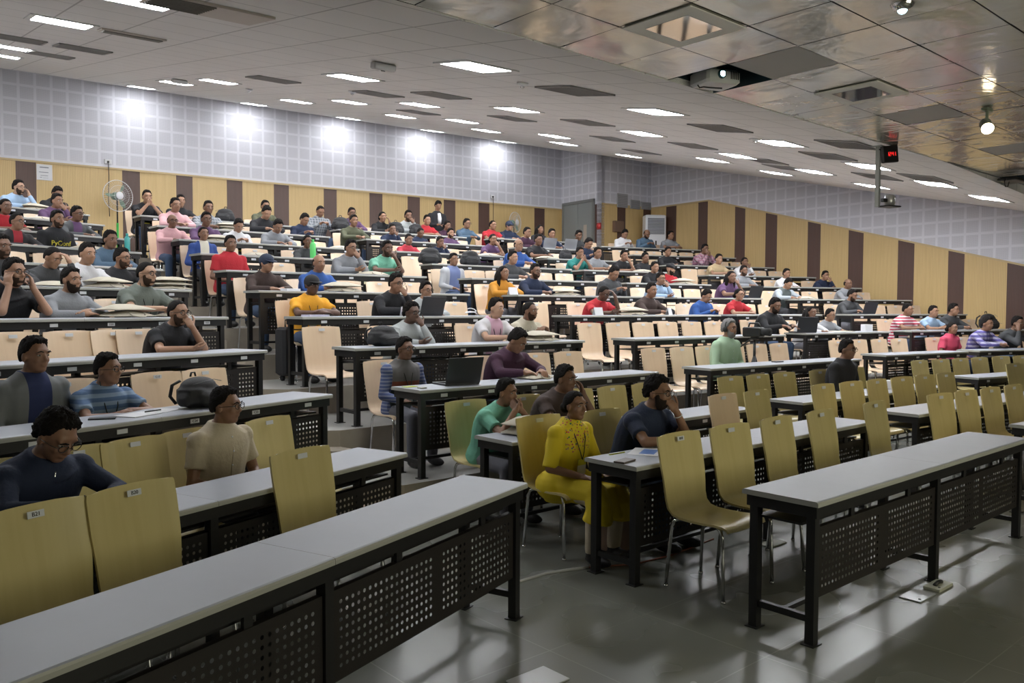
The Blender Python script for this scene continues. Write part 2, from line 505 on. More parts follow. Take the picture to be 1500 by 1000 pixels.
# slim cap moulding between wood band and tiles
mb = MB()
def cap(P, Q, za, zb, inn):
    d = (Q-P)
    for w, h0, h1 in ((.025, -.02, .02),):
        A = P + inn*w; B = Q + inn*w
        mb.add([(P.x, P.y, za+h0), (Q.x, Q.y, zb+h0), (B.x, B.y, zb+h0), (A.x, A.y, za+h0), (P.x, P.y, za+h1), (Q.x, Q.y, zb+h1), (B.x, B.y, zb+h1), (A.x, A.y, za+h1)],
               [(0, 1, 2, 3), (4, 7, 6, 5), (3, 2, 6, 7), (0, 3, 7, 4), (1, 5, 6, 2)])
cap(Pl, W1, BAND, BAND, -NW); cap(W2, W3, BAND, BAND, -NW); cap(W3, W3-NW*2.3, BAND, BAND, -TW)
cap(W3-NW*2.3, W3-NW*16.9, BAND, band_r(16.9/LR), -TW)
struct('trim_1', mb.mesh('trim_1', [mat('band_cap', (.5, .38, .2), .5)]))

# ceiling: sloping tiled part
mb = MB(); NU = 26
vs_ = [-9 + .7*i for i in range(40)]
grid = []
for v in vs_:
    uc = (D_CREASE - v*TC.dot(DF))/NC.dot(DF)
    row = []
    for i in range(NU+1):
        u = uc + (21.2-uc)*i/NU
        P = NC*u + TC*v
        row.append((P.x, P.y, ceil_z(P.x, P.y)))
    grid.append(row)
vv = [p for r in grid for p in r]; ff = []
n1 = NU+1
for a in range(len(grid)-1):
    for i in range(NU): ff.append((a*n1+i, a*n1+i+1, (a+1)*n1+i+1, (a+1)*n1+i))
mb.add(vv, ff)
# fascia at the crease
for a in range(len(grid)-1):
    p, q = grid[a][0], grid[a+1][0]
    mb.add([p, q, (q[0], q[1], Z_FRONT-.004), (p[0], p[1], Z_FRONT-.004)], [(0, 1, 2, 3)])
struct('ceiling', mb.mesh('ceiling', [ceiling_mat()], True))
# front glossy ceiling of metal tiles with an open cell for the projector
mb = MB(); rnd = random.Random(3)
PR, PD = .62, .575
MATTE = {(0, 0)}
def cell(i, j):
    r0 = 5.38 + i*PR; d1 = D_CREASE - j*PD
    return r0, d1-PD, r0+PR, d1
OPEN = {(0, 0), (12, 0)}
VENT = {(0, 1), (4, 1), (8, 1), (4, 3)}
for i in range(-28, 30):
    for j in range(0, 17):
        if (i, j) in OPEN: continue
        r0, d0, r1, d1 = cell(i, j); g = .005
        tilt = [rnd.uniform(0, .004) for _ in range(4)]
        c = [(r0+g, d0+g), (r1-g, d0+g), (r1-g, d1-g), (r0+g, d1-g)]
        P = [RF*a + DF*b for a, b in c]
        mi = 1 if (i, j) in VENT else 0
        mb.add([(p.x, p.y, Z_FRONT + tilt[k]) for k, p in enumerate(P)], [(0, 1, 2, 3)], mi)
        mb.add([(p.x, p.y, Z_FRONT + .03) for k, p in enumerate(P)], [(0, 1, 2, 3)], 2)
struct('ceiling_front', mb.mesh('ceiling_front', [gloss_ceiling_mat(), mat('grey_grille', (.34, .33, .315), .5), mat('ceiling_void', (.02, .02, .02), .9)]))
bpy.data.objects['ceiling_front'].name = 'ceiling.001'
def recess(i, j, colr):
    r0, d0, r1, d1 = cell(i, j); mb = MB(); h = .55
    mb.add([(*(RF*a + DF*b).xy, z) for z in (Z_FRONT, Z_FRONT+h) for a, b in ((r0, d0), (r1, d0), (r1, d1), (r0, d1))],
           [(4, 5, 6, 7), (0, 1, 5, 4), (1, 2, 6, 5), (2, 3, 7, 6), (3, 0, 4, 7)])
    return struct('trim_2', mb.mesh('trim_2', [mat('void_dark_teal', colr, .8)]))
recess(0, 0, (.012, .03, .04)); recess(12, 0, (.02, .02, .02))

# floor and seating tiers
fm, rm = floor_mat(), riser_mat()
mb = MB(); mb.box(-40, -20, -.12, 45, 45, 0); struct('floor', mb.mesh('floor', [fm]))
def tier_line(j):
    """front line of level j through all blocks"""
    pts = []
    A, R, D = row_origin('L', j-1)
    pts.append(A - R*9 - D*.07); pts.append(A + R*(3.13+.12) - D*.07)
    for b in ('C', 'R', 'Q', 'S'):
        A, R, D = row_origin(b, j); ln = BLK[b][4]
        if b == 'C': pts.append(A - R*.2 - D*.07)
        else: pts.append(A - R*.05 - D*.07)
        if b == 'S': pts.append(A + R*9 - D*.07)
        else: pts.append(A + R*(ln*.97) - D*.07)
    return pts
lines = {j: tier_line(j) for j in range(3, 12)}
mb = MB()
for j in range(3, 12):
    a = lines[j]; z = HL[j]; zp = HL[j-1]
    b = lines[j+1] if j < 11 else [p + Vector((-.6, .8, 0))*9 for p in a]
    for i in range(len(a)-1):
        p, q = a[i], a[i+1]
        mb.add([(p.x, p.y, zp), (q.x, q.y, zp), (q.x, q.y, z), (p.x, p.y, z)], [(0, 1, 2, 3)], 1)
        r, s = b[i+1], b[i]
        # small nosing strip
        mb.add([(p.x, p.y, z), (q.x, q.y, z), (r.x, r.y, z), (s.x, s.y, z)], [(0, 1, 2, 3)], 0)
o = struct('floor', mb.mesh('floor_tiers', [mat('tier_floor_vinyl', (.37, .365, .345), .4, var=.1, vscale=3), rm]))
# half steps in the aisle between the first two blocks
mb = MB()
for j in range(3, 12):
    A, R, D = row_origin('L', j-1); C, R2, D2 = row_origin('C', j)
    p = A + R*(3.13+.12) - D*.07; q = C - R2*.2 - D2*.07
    out = ((-D) + (-D2)).normalized()*.3
    z0, z1 = HL[j-1], (HL[j]+HL[j-1])/2
    base = [p, q, q+out, p+out]
    mb.add([(*v.xy, z) for z in (z0, z1) for v in base], [(4, 5, 6, 7), (0, 1, 5, 4), (1, 2, 6, 5), (2, 3, 7, 6), (3, 0, 4, 7)], 0)
struct('trim_3', mb.mesh('trim_3', [rm]))

# ------------------------------------------------------------------ lamps
M_LAMP = emis('lamp_diffuser', (.95, .97, 1.0), LAMP_STRENGTH)
M_FRAME = mat('lamp_frame', (.6, .6, .6), .4)
BACKROW = {(212, 126): 4.03, (371, 149): 6.47, (513, 168): 8.84, (636, 188): 11.25, (741, 204): 13.65}
def ceil_frame(x, y):
    P = on_ceil(x, y)
    if (x, y) in BACKROW:
        # these hug the back wall
        P = NC*19.1 + TC*BACKROW[(x, y)]; P.z = ceil_z(P.x, P.y)
    e = .05
    du = Vector((NC.x, NC.y, (ceil_z(P.x+NC.x*e, P.y+NC.y*e)-ceil_z(P.x, P.y))/e)).normalized()
    dv = Vector((TC.x, TC.y, (ceil_z(P.x+TC.x*e, P.y+TC.y*e)-ceil_z(P.x, P.y))/e)).normalized()
    n = dv.cross(du).normalized()
    dv = du.cross(n)
    M = Matrix((dv, du, n)).transposed().to_4x4(); M.translation = P
    return M
mb = MB(); s1, s2 = .24, .29
for x0, y0, x1, y1 in ((-s2, -s2, s2, -s1), (-s2, s1, s2, s2), (-s2, -s1, -s1, s1), (s1, -s1, s2, s1)): mb.box(x0, y0, -.012, x1, y1, -.002)
me_lf = mb.mesh('lamp_frame', [M_FRAME])
mb = MB(); mb.box(-s1, -s1, -.010, s1, s1, -.004); me_ld = mb.mesh('lamp_diffuser', [M_LAMP]); me_lb = mb.mesh('lamp_diffuser', [emis('back_lamp_diffuser', (.95, .97, 1.0), BACK_LAMP_STRENGTH)])
LAMPS = [(90, 32), (200, 0), (15, 69), (2, 81), (212, 126), (258, 121), (320, 119), (371, 149), (434, 148), (517, 113), (512, 149), (513, 168), (587, 170), (615, 153), (677, 177), (636, 188), (697, 97), (757, 160), (712, 191), (741, 204), (812, 199), (826, 210), (940, 195), (960, 163), (921, 228), (1044, 234), (1081, 228), (1141, 209), (1137, 253), (1192, 251), (1272, 243), (1278, 272), (1371, 269), (1449, 290)]
lamp_tags = {}
for i, (x, y) in enumerate(LAMPS):
    M = ceil_frame(x, y); P = M.translation
    u = P.dot(NC); v = P.dot(TC)
    lamp_tags[i] = (round((u-6.6)/2.25), v)
rows_l = {}
for i, (r, v) in lamp_tags.items(): rows_l.setdefault(r, []).append((v, i))
for r in rows_l:
    rows_l[r].sort()
    for k, (v, i) in enumerate(rows_l[r]):
        M = ceil_frame(*LAMPS[i])
        o = root('ceiling_light', M.translation, 0, 'lit square ceiling light, %s from left in the %s lamp row from the front' % (ORD[k], ORD[r]), 'ceiling light', 'square lights in the sloping ceiling')
        o.matrix_world = M
        link('light_frame', me_lf, o); link('diffuser', me_lb if LAMPS[i] in BACKROW else me_ld, o)
# the same lamp grid goes on to the left of the frame
OFFL = [(9.1, -1.7), (11.4, -1.7), (13.6, -1.8), (9.1, -4.6), (13.6, -4.7)]
def ceil_frame_uv(u, v):
    P = NC*u + TC*v; P.z = ceil_z(P.x, P.y); e = .05
    du = Vector((NC.x, NC.y, (ceil_z(P.x+NC.x*e, P.y+NC.y*e)-P.z)/e)).normalized()
    dv = Vector((TC.x, TC.y, (ceil_z(P.x+TC.x*e, P.y+TC.y*e)-P.z)/e)).normalized()
    n = dv.cross(du).normalized(); dv = du.cross(n)
    M = Matrix((dv, du, n)).transposed().to_4x4(); M.translation = P
    return M
for i, (u, v) in enumerate(OFFL):
    M = ceil_frame_uv(u, v)
    o = root('ceiling_light', M.translation, 0, 'lit square ceiling light beyond the left edge of the frame', 'ceiling light', 'square lights beyond the left edge')
    o.matrix_world = M
    link('light_frame', me_lf, o); link('diffuser', me_ld, o)
# lit projection screen on the front wall, the one everybody looks at
Fc = Pf + NW*9.02 + TW*(Wend-Pf).dot(TW)*.46
o = root('projection_screen', (Fc.x, Fc.y, 1.3), AW, 'large lit projection screen on the front wall behind the camera', 'screen')
mb = MB(); mb.bbox(-2.6, .0, -.05, 2.6, .05, 3.05*.73, .01); link('screen_frame', mb.mesh('screen_frame', [M_BLK]), o)
mb = MB(); mb.box(-2.5, .05, .03, 2.5, .056, 2.1); link('screen_picture', mb.mesh('screen_picture', [emis('lit_screen', (.95, .93, .72), SCREEN_STRENGTH)]), o)
# ceiling vents
mb = MB()
for i in range(11): mb.box(-.27, -.27+i*.05, -.016, .27, -.255+i*.05, -.003)
for x0, y0, x1, y1 in ((-.3, -.3, .3, -.275), (-.3, .275, .3, .3), (-.3, -.3, -.275, .3), (.275, -.3, .3, .3)): mb.box(x0, y0, -.018, x1, y1, -.002)
me_vs = mb.mesh('slat', [mat('vent_grey', (.32, .31, .30), .6)])
mb = MB(); mb.box(-.28, -.28, -.006, .28, .28, -.001); me_vb = mb.mesh('vent_backing', [mat('vent_back', (.17, .165, .16), .8)])
VENTS = [(842, 132), (1055, 187), (861, 179), (897, 203), (1015, 213), (1243, 211), (1213, 228), (1120, 235), (400, 116), (552, 137), (646, 139), (613, 164), (750, 173), (121, 71), (72, 80), (25, 56), (1355, 260), (1285, 258), (940, 222), (1150, 245)]
for i, (x, y) in enumerate(VENTS):
    M = ceil_frame(x, y)
    o = root('ceiling_vent', M.translation, 0, None, 'air vent', 'square air vents in the sloping ceiling')
    o.matrix_world = M
    near = min(range(len(LAMPS)), key=lambda q: (LAMPS[q][0]-x)**2 + (LAMPS[q][1]-y)**2)
    side = 'left of' if x < LAMPS[near][0] else 'right of'
    rr = lamp_tags[near][0]; kk = [q for _, q in rows_l[rr]].index(near)
    o['label'] = 'dark ceiling grille %s the %s light of the %s lamp row' % (side, ORD[kk], ORD[rr])
    link('grille', me_vs, o); link('vent_backing', me_vb, o)
# big cassette air conditioners at the upper left
for (x, y, lb) in ((302, 12, 'wide slatted air conditioner cassette at the top left of the ceiling'), (194, 50, 'narrow slatted ceiling diffuser beside the upper left lamp')):
    M = ceil_frame(x, y); o = root('ceiling_cassette', M.translation, 0, lb, 'air conditioner'); o.matrix_world = M
    w = .42 if y < 30 else .3; hgt = .3 if y < 30 else .12
    mb = MB(); mb.box(-w, -hgt, -.02, w, hgt, -.002); link('cassette_panel', mb.mesh('cassette_panel', [mat('cassette_beige', (.52, .47, .43), .6)]), o)
    mb = MB()
    for i in range(9): mb.box(-w+.03, -hgt+.03+i*(2*hgt-.06)/9, -.03, w-.03 if y > 30 else 0, -hgt+.045+i*(2*hgt-.06)/9, -.018)
    link('cassette_slats', mb.mesh('cassette_slats', [mat('slat_dark', (.16, .155, .14), .6)]), o)
# smoke detectors and small boxes hanging at the ceiling
for (x, y, lb) in ((766, 121, 'small round smoke detector beside the big centre lamp'), (516, 133, 'small round smoke detector behind the centre left lamp'), (365, 130, 'small round smoke detector near the left back lamps'), (1106, 203, 'small round smoke detector touching a right hand lamp')):
    M = ceil_frame(x, y); o = root('smoke_detector', M.translation, 0, lb, 'smoke detector'); o.matrix_world = M
    mb = MB(); mb.lathe([(.06, -.002), (.06, -.015), (.05, -.03), (.02, -.035)]); link('detector_base', mb.mesh('d', [mat('detector_white', (.7, .7, .72), .3)], True), o)
    mb = MB(); mb.lathe([(.02, -.034), (.024, -.05), (.008, -.06)], 12); link('detector_head', mb.mesh('d2', [M_CHROME], True), o)
for (x, y, lb) in ((562, 92, 'pale box hanging from the ceiling left of the centre lamp'), (263, 116, 'pale box hanging from the ceiling at the far left lamps')):
    M = ceil_frame(x, y); o = root('ceiling_box', M.translation, 0, lb, 'ceiling device'); o.matrix_world = M
    mb = MB(); mb.bbox(-.12, -.055, -.075, .12, .055, -.005, .012); link('housing', mb.mesh('h', [mat('housing_grey', (.45, .44, .43), .5)]), o)
    mb = MB(); mb.lathe([(.022, -.082), (.022, -.07)], 12); link('sensor_window', mb.mesh('s', [mat('smoked', (.1, .1, .1), .2)]), o)
# ------------------------------------------------------------------ desks
def top_mesh(x0, x1):
    mb = MB(); r = .012; z1 = .75; z0 = .722
    prof = [(0, z0), (-.0, z0+.004), (.0, z1-r*.8), (r*.3, z1-r*.25), (r, z1)]
    y0, y1 = 0, DW
    ys = [(y0, z0), (y0-.0, z1-r), (y0+r*.3, z1-r*.3), (y0+r, z1), (y1-r, z1), (y1-r*.3, z1-r*.3), (y1, z1-r), (y1, z0)]
    vs = [(x, y, z) for x in (x0, x1) for y, z in ys]; n = len(ys)
    fs = []; mis = []
    for i in range(n):
        j = (i+1) % n
        mb.add([vs[i], vs[j], vs[n+j], vs[n+i]], [(0, 1, 2, 3)], 0 if i in (2, 3, 4) else 1)
    mb.add(vs[:n], [tuple(range(n-1, -1, -1))], 1); mb.add(vs[n:], [tuple(range(n))], 1)
    return mb.mesh('tabletop', [M_TOP, M_EDGE])
def panel_mesh(x0, x1, z0=.235, z1=.60):
    """perforated sheet: grid of square cells with round holes, solid margins, folded top edge"""
    mb = MB(); W = x1-x0; y = .045
    nf = 2 if W > 1.2 else 1
    m = .035; rows = 8
    pz = (z1-z0-2*m)/rows
    solid = []
    xf = []
    fw = W/nf
    for f in range(nf):
        a = x0+f*fw+m; b = x0+(f+1)*fw-m
        nc = max(3, int(round((b-a)/pz))); px = (b-a)/nc
        xf.append((a, b))
        rad = min(px, pz)*.24
        for c in range(nc):
            for r in range(rows):
                cx = a+px*(c+.5); cz = z0+m+pz*(r+.5)
                o = []; q = []
                for k in range(8):
                    t = pi/4*k
                    dx, dz = cos(t), sin(t)
                    s = 1/max(abs(dx), abs(dz))
                    o.append((cx+dx*s*px/2, y, cz+dz*s*pz/2)); q.append((cx+rad*cos(t), y, cz+rad*sin(t)))
                mb.add(o+q, [(k, (k+1) % 8, 8+(k+1) % 8, 8+k) for k in range(8)])
    mb.add([(x0, y, z0), (x1, y, z0), (x1, y, z0+m), (x0, y, z0+m)], [(0, 1, 2, 3)])
    mb.add([(x0, y, z1-m), (x1, y, z1-m), (x1, y, z1), (x0, y, z1)], [(0, 1, 2, 3)])
    edges = [x0]
    for a, b in xf: edges += [a, b]
    edges.append(x1)
    for i in range(0, len(edges), 2):
        mb.add([(edges[i], y, z0+m), (edges[i+1], y, z0+m), (edges[i+1], y, z1-m), (edges[i], y, z1-m)], [(0, 1, 2, 3)])
    mb.box(x0, y, z1-.006, x1, y+.03, z1); mb.box(x0, y, z0, x1, y+.02, z0+.006)
    mb.box(x0, y, z0, x0+.006, y+.02, z1); mb.box(x1-.006, y, z0, x1, y+.02, z1)
    return mb.mesh('perforated_panel', [M_PANEL])
def leg_mesh():
    mb = MB(); s = .024
    mb.box(-s, -s, 0, s, s, .665); mb.box(-s-.018, -s-.012, 0, s+.018, s+.012, .006)
    return mb.mesh('leg', [M_BLK])
ME_LEG = leg_mesh()
DESK = {}
def desk_meshes(W):
    if W in DESK: return DESK[W]
    bay = W/2; ins = .055; d = {}
    d['tops'] = [top_mesh(0, bay-.001), top_mesh(bay+.001, W)]
    mb = MB()
    mb.box(.02, .018, .66, W-.02, .046, .722); mb.box(.02, DW-.046, .66, W-.02, DW-.018, .722)
    for x in (.02, bay-.014, W-.048): mb.box(x, .046, .66, x+.028, DW-.046, .722)
    for i in range(2):
        for f in (.3, .75):
            x = bay*i + bay*f; mb.box(x-.02, .05, .59, x+.02, .066, .665)
    d['frame'] = mb.mesh('frame', [M_BLK])
    d['panels'] = [panel_mesh(ins+.03, bay-.026), panel_mesh(bay+.026, W-ins-.03)]
    mb = MB()
    for x in (ins, bay, W-ins): mb.box(x-.015, .07, .115, x+.015, DW-.07, .15)
    mb.box(ins, DW/2-.012, .12, W-ins, DW/2+.012, .145)
    d['stretcher'] = mb.mesh('stretcher', [M_BLK])
    mb = MB(); mb.box(.06, .12, .60, W-.06, DW-.06, .612); d['shelf'] = mb.mesh('under_shelf', [M_BLK])
    d['legs'] = [(x, y) for x in (ins, bay, W-ins) for y in (ins, DW-ins)]
    DESK[W] = d
    return d
mb = MB(); mb.bbox(-.035, -.004, -.014, .035, 0, .014, .001); ME_PLATE = mb.mesh('seat_plate', [M_LABEL])
def text_mesh(s, size, ext=.0008):
    cu = bpy.data.curves.new('t', 'FONT'); cu.body = s; cu.size = size; cu.align_x = 'CENTER'; cu.align_y = 'CENTER'; cu.extrude = ext
    o = bpy.data.objects.new('t', cu); COL.objects.link(o)
    dg = bpy.context.evaluated_depsgraph_get()
    me = bpy.data.meshes.new_from_object(o.evaluated_get(dg)); bpy.data.objects.remove(o)
    me.materials.clear(); me.materials.append(M_INK)
    return me
DESK_TXT = {('L', 4): {3: 'D24', 4: 'D23', 5: 'D22'}, ('L', 2): {4: 'C23', 3: 'C24'}}
desk_roots = {}
def make_desk(b, k):
    A, R, D = row_origin(b, k); a, x0, y0, p, W = BLK[b]; z = floor_z(b, k)
    d = desk_meshes(W)
    gl = 'grey-topped long desk with black perforated front, %s row of the %s' % (ORD[k], BNAME[b])
    o = root('long_desk', (A.x, A.y, z), a, gl, 'desk', 'long desks in tiered rows')
    for m in d['tops']: link('tabletop', m, o)
    link('frame', d['frame'], o); link('stretcher', d['stretcher'], o); link('under_shelf', d['shelf'], o)
    for m in d['panels']: link('perforated_panel', m, o)
    for x, y in d['legs']: link('leg', ME_LEG, o, loc=(x, y, 0))
    if k >= 2 and not (b == 'L' and k < 2):
        n = 6 if W > 3 else 4
        for i in range(n):
            x = (i+.5)*W/n
            q = link('seat_plate', ME_PLATE, o, loc=(x, .018, .692))
            t = DESK_TXT.get((b, k), {}).get(i)
            if t:
                tx = link('plate_text', text_mesh(t, .024), q, loc=(0, -.005, 0), rot=(pi/2, 0, 0))
    desk_roots[(b, k)] = o
    return o
ROWS = {'L': range(0, 11), 'C': range(0, 12), 'R': range(0, 12), 'Q': range(0, 12), 'S': range(2, 12)}
for b in ROWS:
    for k in ROWS[b]:
        make_desk(b, k)

# ------------------------------------------------------------------ chairs (local: faces +Y, origin on the floor)
def chair_shell():
    prof = [(-.262, .930, .205), (-.259, .922, .216), (-.254, .90, .221), (-.243, .84, .222), (-.228, .76, .221), (-.212, .68, .217), (-.202, .60, .211), (-.196, .54, .206), (-.182, .49, .203),
            (-.150, .458, .202), (-.10, .446, .203), (-.02, .442, .206), (.08, .444, .209), (.15, .449, .210), (.20, .448, .209), (.228, .438, .206), (.24, .420, .198)]
    nx = 8; th = .013; P = [Vector((0, y, z)) for y, z, w in prof]
    top = []; bot = []
    for i, (y, z, w) in enumerate(prof):
        t = (P[min(i+1, len(P)-1)]-P[max(i-1, 0)]).normalized(); n = Vector((1, 0, 0)).cross(t); n = -n if n.dot(Vector((0, .6, 1))) < 0 else n
        for j in range(nx+1):
            s = -1+2*j/nx
            back = max(0, min(1, (z-.5)/.25))
            curve = -.016*(1-s*s)*back - .006*(1-s*s)*(1-back)*(1 if z < .5 else 0)
            off = (Vector((0, 1, 0))*curve if back > 0 else Vector((0, 0, 1))*curve)
            zz = z - (.012*abs(s)**4 if i == 0 else 0)
            p = Vector((s*w, y, zz)) + off
            top.append(p + n*th/2); bot.append(p - n*th/2)
    vs = top+bot; N = len(prof)*(nx+1); fs = []; mi = []
    mb = MB(); w1 = nx+1
    for i in range(len(prof)-1):
        for j in range(nx):
            a = i*w1+j
            fs.append((a, a+1, a+w1+1, a+w1)); fs.append((N+a, N+a+w1, N+a+w1+1, N+a+1))
    ed = [j for j in range(nx+1)]
    for j in range(nx):
        fs.append((j, N+j, N+j+1, j+1)); a = (len(prof)-1)*w1+j; fs.append((a, a+1, N+a+1, N+a))
    for i in range(len(prof)-1):
        a = i*w1; fs.append((a, a+w1, N+a+w1, N+a)); a += nx; fs.append((a, N+a, N+a+w1, a+w1))
    mb.add(vs, fs)
    return mb
def shell_mesh(m):
    mb = chair_shell(); me = mb.mesh('seat_shell', [m], True)
    bm = bmesh.new(); bm.from_mesh(me); bmesh.ops.recalc_face_normals(bm, faces=bm.faces)
    for e in bm.edges:
        if len(e.link_faces) == 2 and e.calc_face_angle(0) > .7: e.smooth = False
    bm.to_mesh(me); bm.free(); return me
ME_SH = {'pale': shell_mesh(M_WOOD), 'gold': shell_mesh(M_WOODY)}
def cleg(sx, sy):
    mb = MB()
    pts = [(sx*.13, sy*.06, .425), (sx*.15, sy*.13, .428), (sx*.162, sy*.165, .415), (sx*.168, sy*.18, .38), (sx*.185, sy*.205, .01)]
    mb.tube(pts, .0115, 8); mb.tube([(sx*.185, sy*.205, .014), (sx*.185, sy*.205, 0)], .014, 8)
    return mb.mesh('leg', [M_CHROME], True)
ME_CL = [cleg(sx, sy) for sx in (-1, 1) for sy in (-1, 1)]
mb = MB()
for s in (-1, 1): mb.tube([(s*.13, -.10, .427), (s*.13, .10, .427)], .011, 6)
mb.tube([(-.13, 0, .424), (.13, 0, .424)], .011, 6)
ME_CF = mb.mesh('seat_support', [M_BLK], True)
mb = MB(); mb.bbox(-.035, -.002, -.014, .035, .002, .014, .001); ME_CLAB = mb.mesh('number_plate', [M_LABEL])
chair_roots = []
def make_chair(loc, rz, wood, txt=None, full=True):
    o = root('plywood_chair', loc, rz, None, 'chair')
    link('seat_shell', ME_SH[wood], o)
    for m in ME_CL: link('leg', m, o)
    link('seat_support', ME_CF, o)
    q = link('number_plate', ME_CLAB, o, loc=(0, -.240, .895), rot=(.13, 0, 0))
    if txt:
        link('plate_text', text_mesh(txt, .023), q, loc=(0, .003, 0), rot=(pi/2, 0, pi))
    return o
HEADOFF = {}
# ------------------------------------------------------------------ people
SKINS = [mat('skin_%d' % i, c, .5, var=.08, vscale=20) for i, c in enumerate([(.17, .085, .05), (.25, .13, .078), (.32, .175, .108), (.42, .25, .165), (.11, .055, .034)])]
M_HAIR = mat('black_hair', (.009, .007, .0062), .8, spec=.16, bump=.6, bscale=120)
M_HGREY = mat('grey_hair', (.17, .165, .16), .6, bump=.6, bscale=160)
M_STUB = mat('short_stubble', (.045, .028, .02), .9, spec=.1)
M_GBEARD = mat('grey_beard', (.2, .19, .18), .9, spec=.1)
M_BEARD = mat('dark_beard', (.026, .018, .014), .85, spec=.15, bump=.5, bscale=200)
M_EYEW = mat('eye_white', (.36, .33, .30), .35); M_IRIS = mat('dark_iris', (.02, .012, .01), .15)
M_GLS = mat('glasses_frame', (.02, .02, .02), .25)
M_JEANS = mat('blue_jeans', (.045, .075, .14), .85, bump=.2, bscale=400)
M_DKTR = mat('dark_trousers', (.03, .03, .035), .8); M_GRTR = mat('grey_trousers', (.12, .12, .14), .8); M_KHTR = mat('khaki_trousers', (.2, .16, .11), .8)
M_SHOE = mat('shoe_black', (.02, .018, .018), .5)
def cl(name, c): return mat('cloth_'+name, c, .88, bump=.25, bscale=60, var=.06, vscale=14)
CLOTH = {}
for n, c in dict(navy=(.012, .02, .05), mint=(.16, .42, .30), brown=(.05, .032, .028), maroon=(.045, .014, .035), ltgrey=(.38, .40, .40), cream=(.50, .46, .36), yellow=(.80, .38, .03), black=(.014, .014, .017),
    blue=(.03, .09, .30), red=(.42, .02, .03), grey=(.22, .23, .25), dkgrey=(.05, .052, .056), pink=(.62, .36, .38), purple=(.10, .05, .12), white=(.60, .60, .62), olive=(.08, .085, .05), denim=(.07, .12, .18),
    teal=(.02, .20, .18), mustard=(.50, .22, .02), ltblue=(.30, .42, .58), khaki=(.42, .32, .19), green=(.38, .54, .38), beige=(.48, .41, .30), magenta=(.55, .06, .12), greygreen=(.13, .15, .13)).items():
    CLOTH[n] = cl(n, c)
CLOTH['kurta'] = pattern_mat('kurta', 'flower', [(.62, .47, .015)], 1)
CLOTH['vest'] = pattern_mat('vest', 'vest', [], 1)
CLOTH['pinkwhite'] = pattern_mat('pinkwhite', 'front', [(.60, .58, .60), (.58, .36, .46)], .09)
CLOTH['bluecream'] = pattern_mat('bluecream', 'front', [(.03, .07, .26), (.66, .62, .52)], .07)
CLOTH['redgrey'] = pattern_mat('redgrey', 'block', [(.4, .4, .42), (.42, .03, .05)], .80)
CLOTH['plaid'] = pattern_mat('plaid', 'plaid', [(.22, .24, .26), (.10, .12, .14), (.4, .4, .42)], .05)
CLOTH['greyblue'] = pattern_mat('greyblue', 'front', [(.40, .41, .44), (.14, .18, .34)], .11)
CLOTH['pinkplaid'] = pattern_mat('pinkplaid', 'plaid', [(.34, .14, .2), (.2, .1, .15), (.5, .4, .42)], .06)
CLOTH['greyvest'] = pattern_mat('greyvest', 'front', [(.34, .38, .42), (.10, .12, .12)], .12)
CLOTH['stripes'] = pattern_mat('stripes', 'stripe', [(.62, .55, .56), (.42, .03, .07)], .055)
CLOTH['plaidblue'] = pattern_mat('plaidblue', 'plaid', [(.10, .08, .30), (.42, .40, .55), (.05, .05, .15)], .07)
CLOTH['greyjacket'] = pattern_mat('greyjacket', 'front', [(.17, .18, .19), (.02, .03, .10)], .075)
CLOTH['bluestripe'] = pattern_mat('bluestripe', 'stripe', [(.07, .13, .25), (.20, .28, .40)], .06)
CLOTH['pytee'] = CLOTH['black']
CLOTH['redblack'] = pattern_mat('redblack', 'front', [(.02, .018, .02), (.3, .02, .03)], .06)
CLOTH['greypurple'] = pattern_mat('greypurple', 'front', [(.07, .075, .08), (.12, .06, .14)], .07)
CLOTH['vestsleeve'] = pattern_mat('vestsleeve', 'stripe', [(.08, .11, .22), (.25, .28, .36)], .05)
LONG = {'navy', 'maroon', 'black', 'ltgrey', 'brown', 'vest', 'blue', 'grey', 'bluecream', 'dkgrey', 'pink', 'purple', 'plaid', 'mustard', 'ltblue', 'white', 'denim', 'plaidblue', 'greyjacket', 'greypurple', 'redblack', 'greyblue', 'greyvest', 'green', 'pinkplaid', 'redgrey', 'olive'}

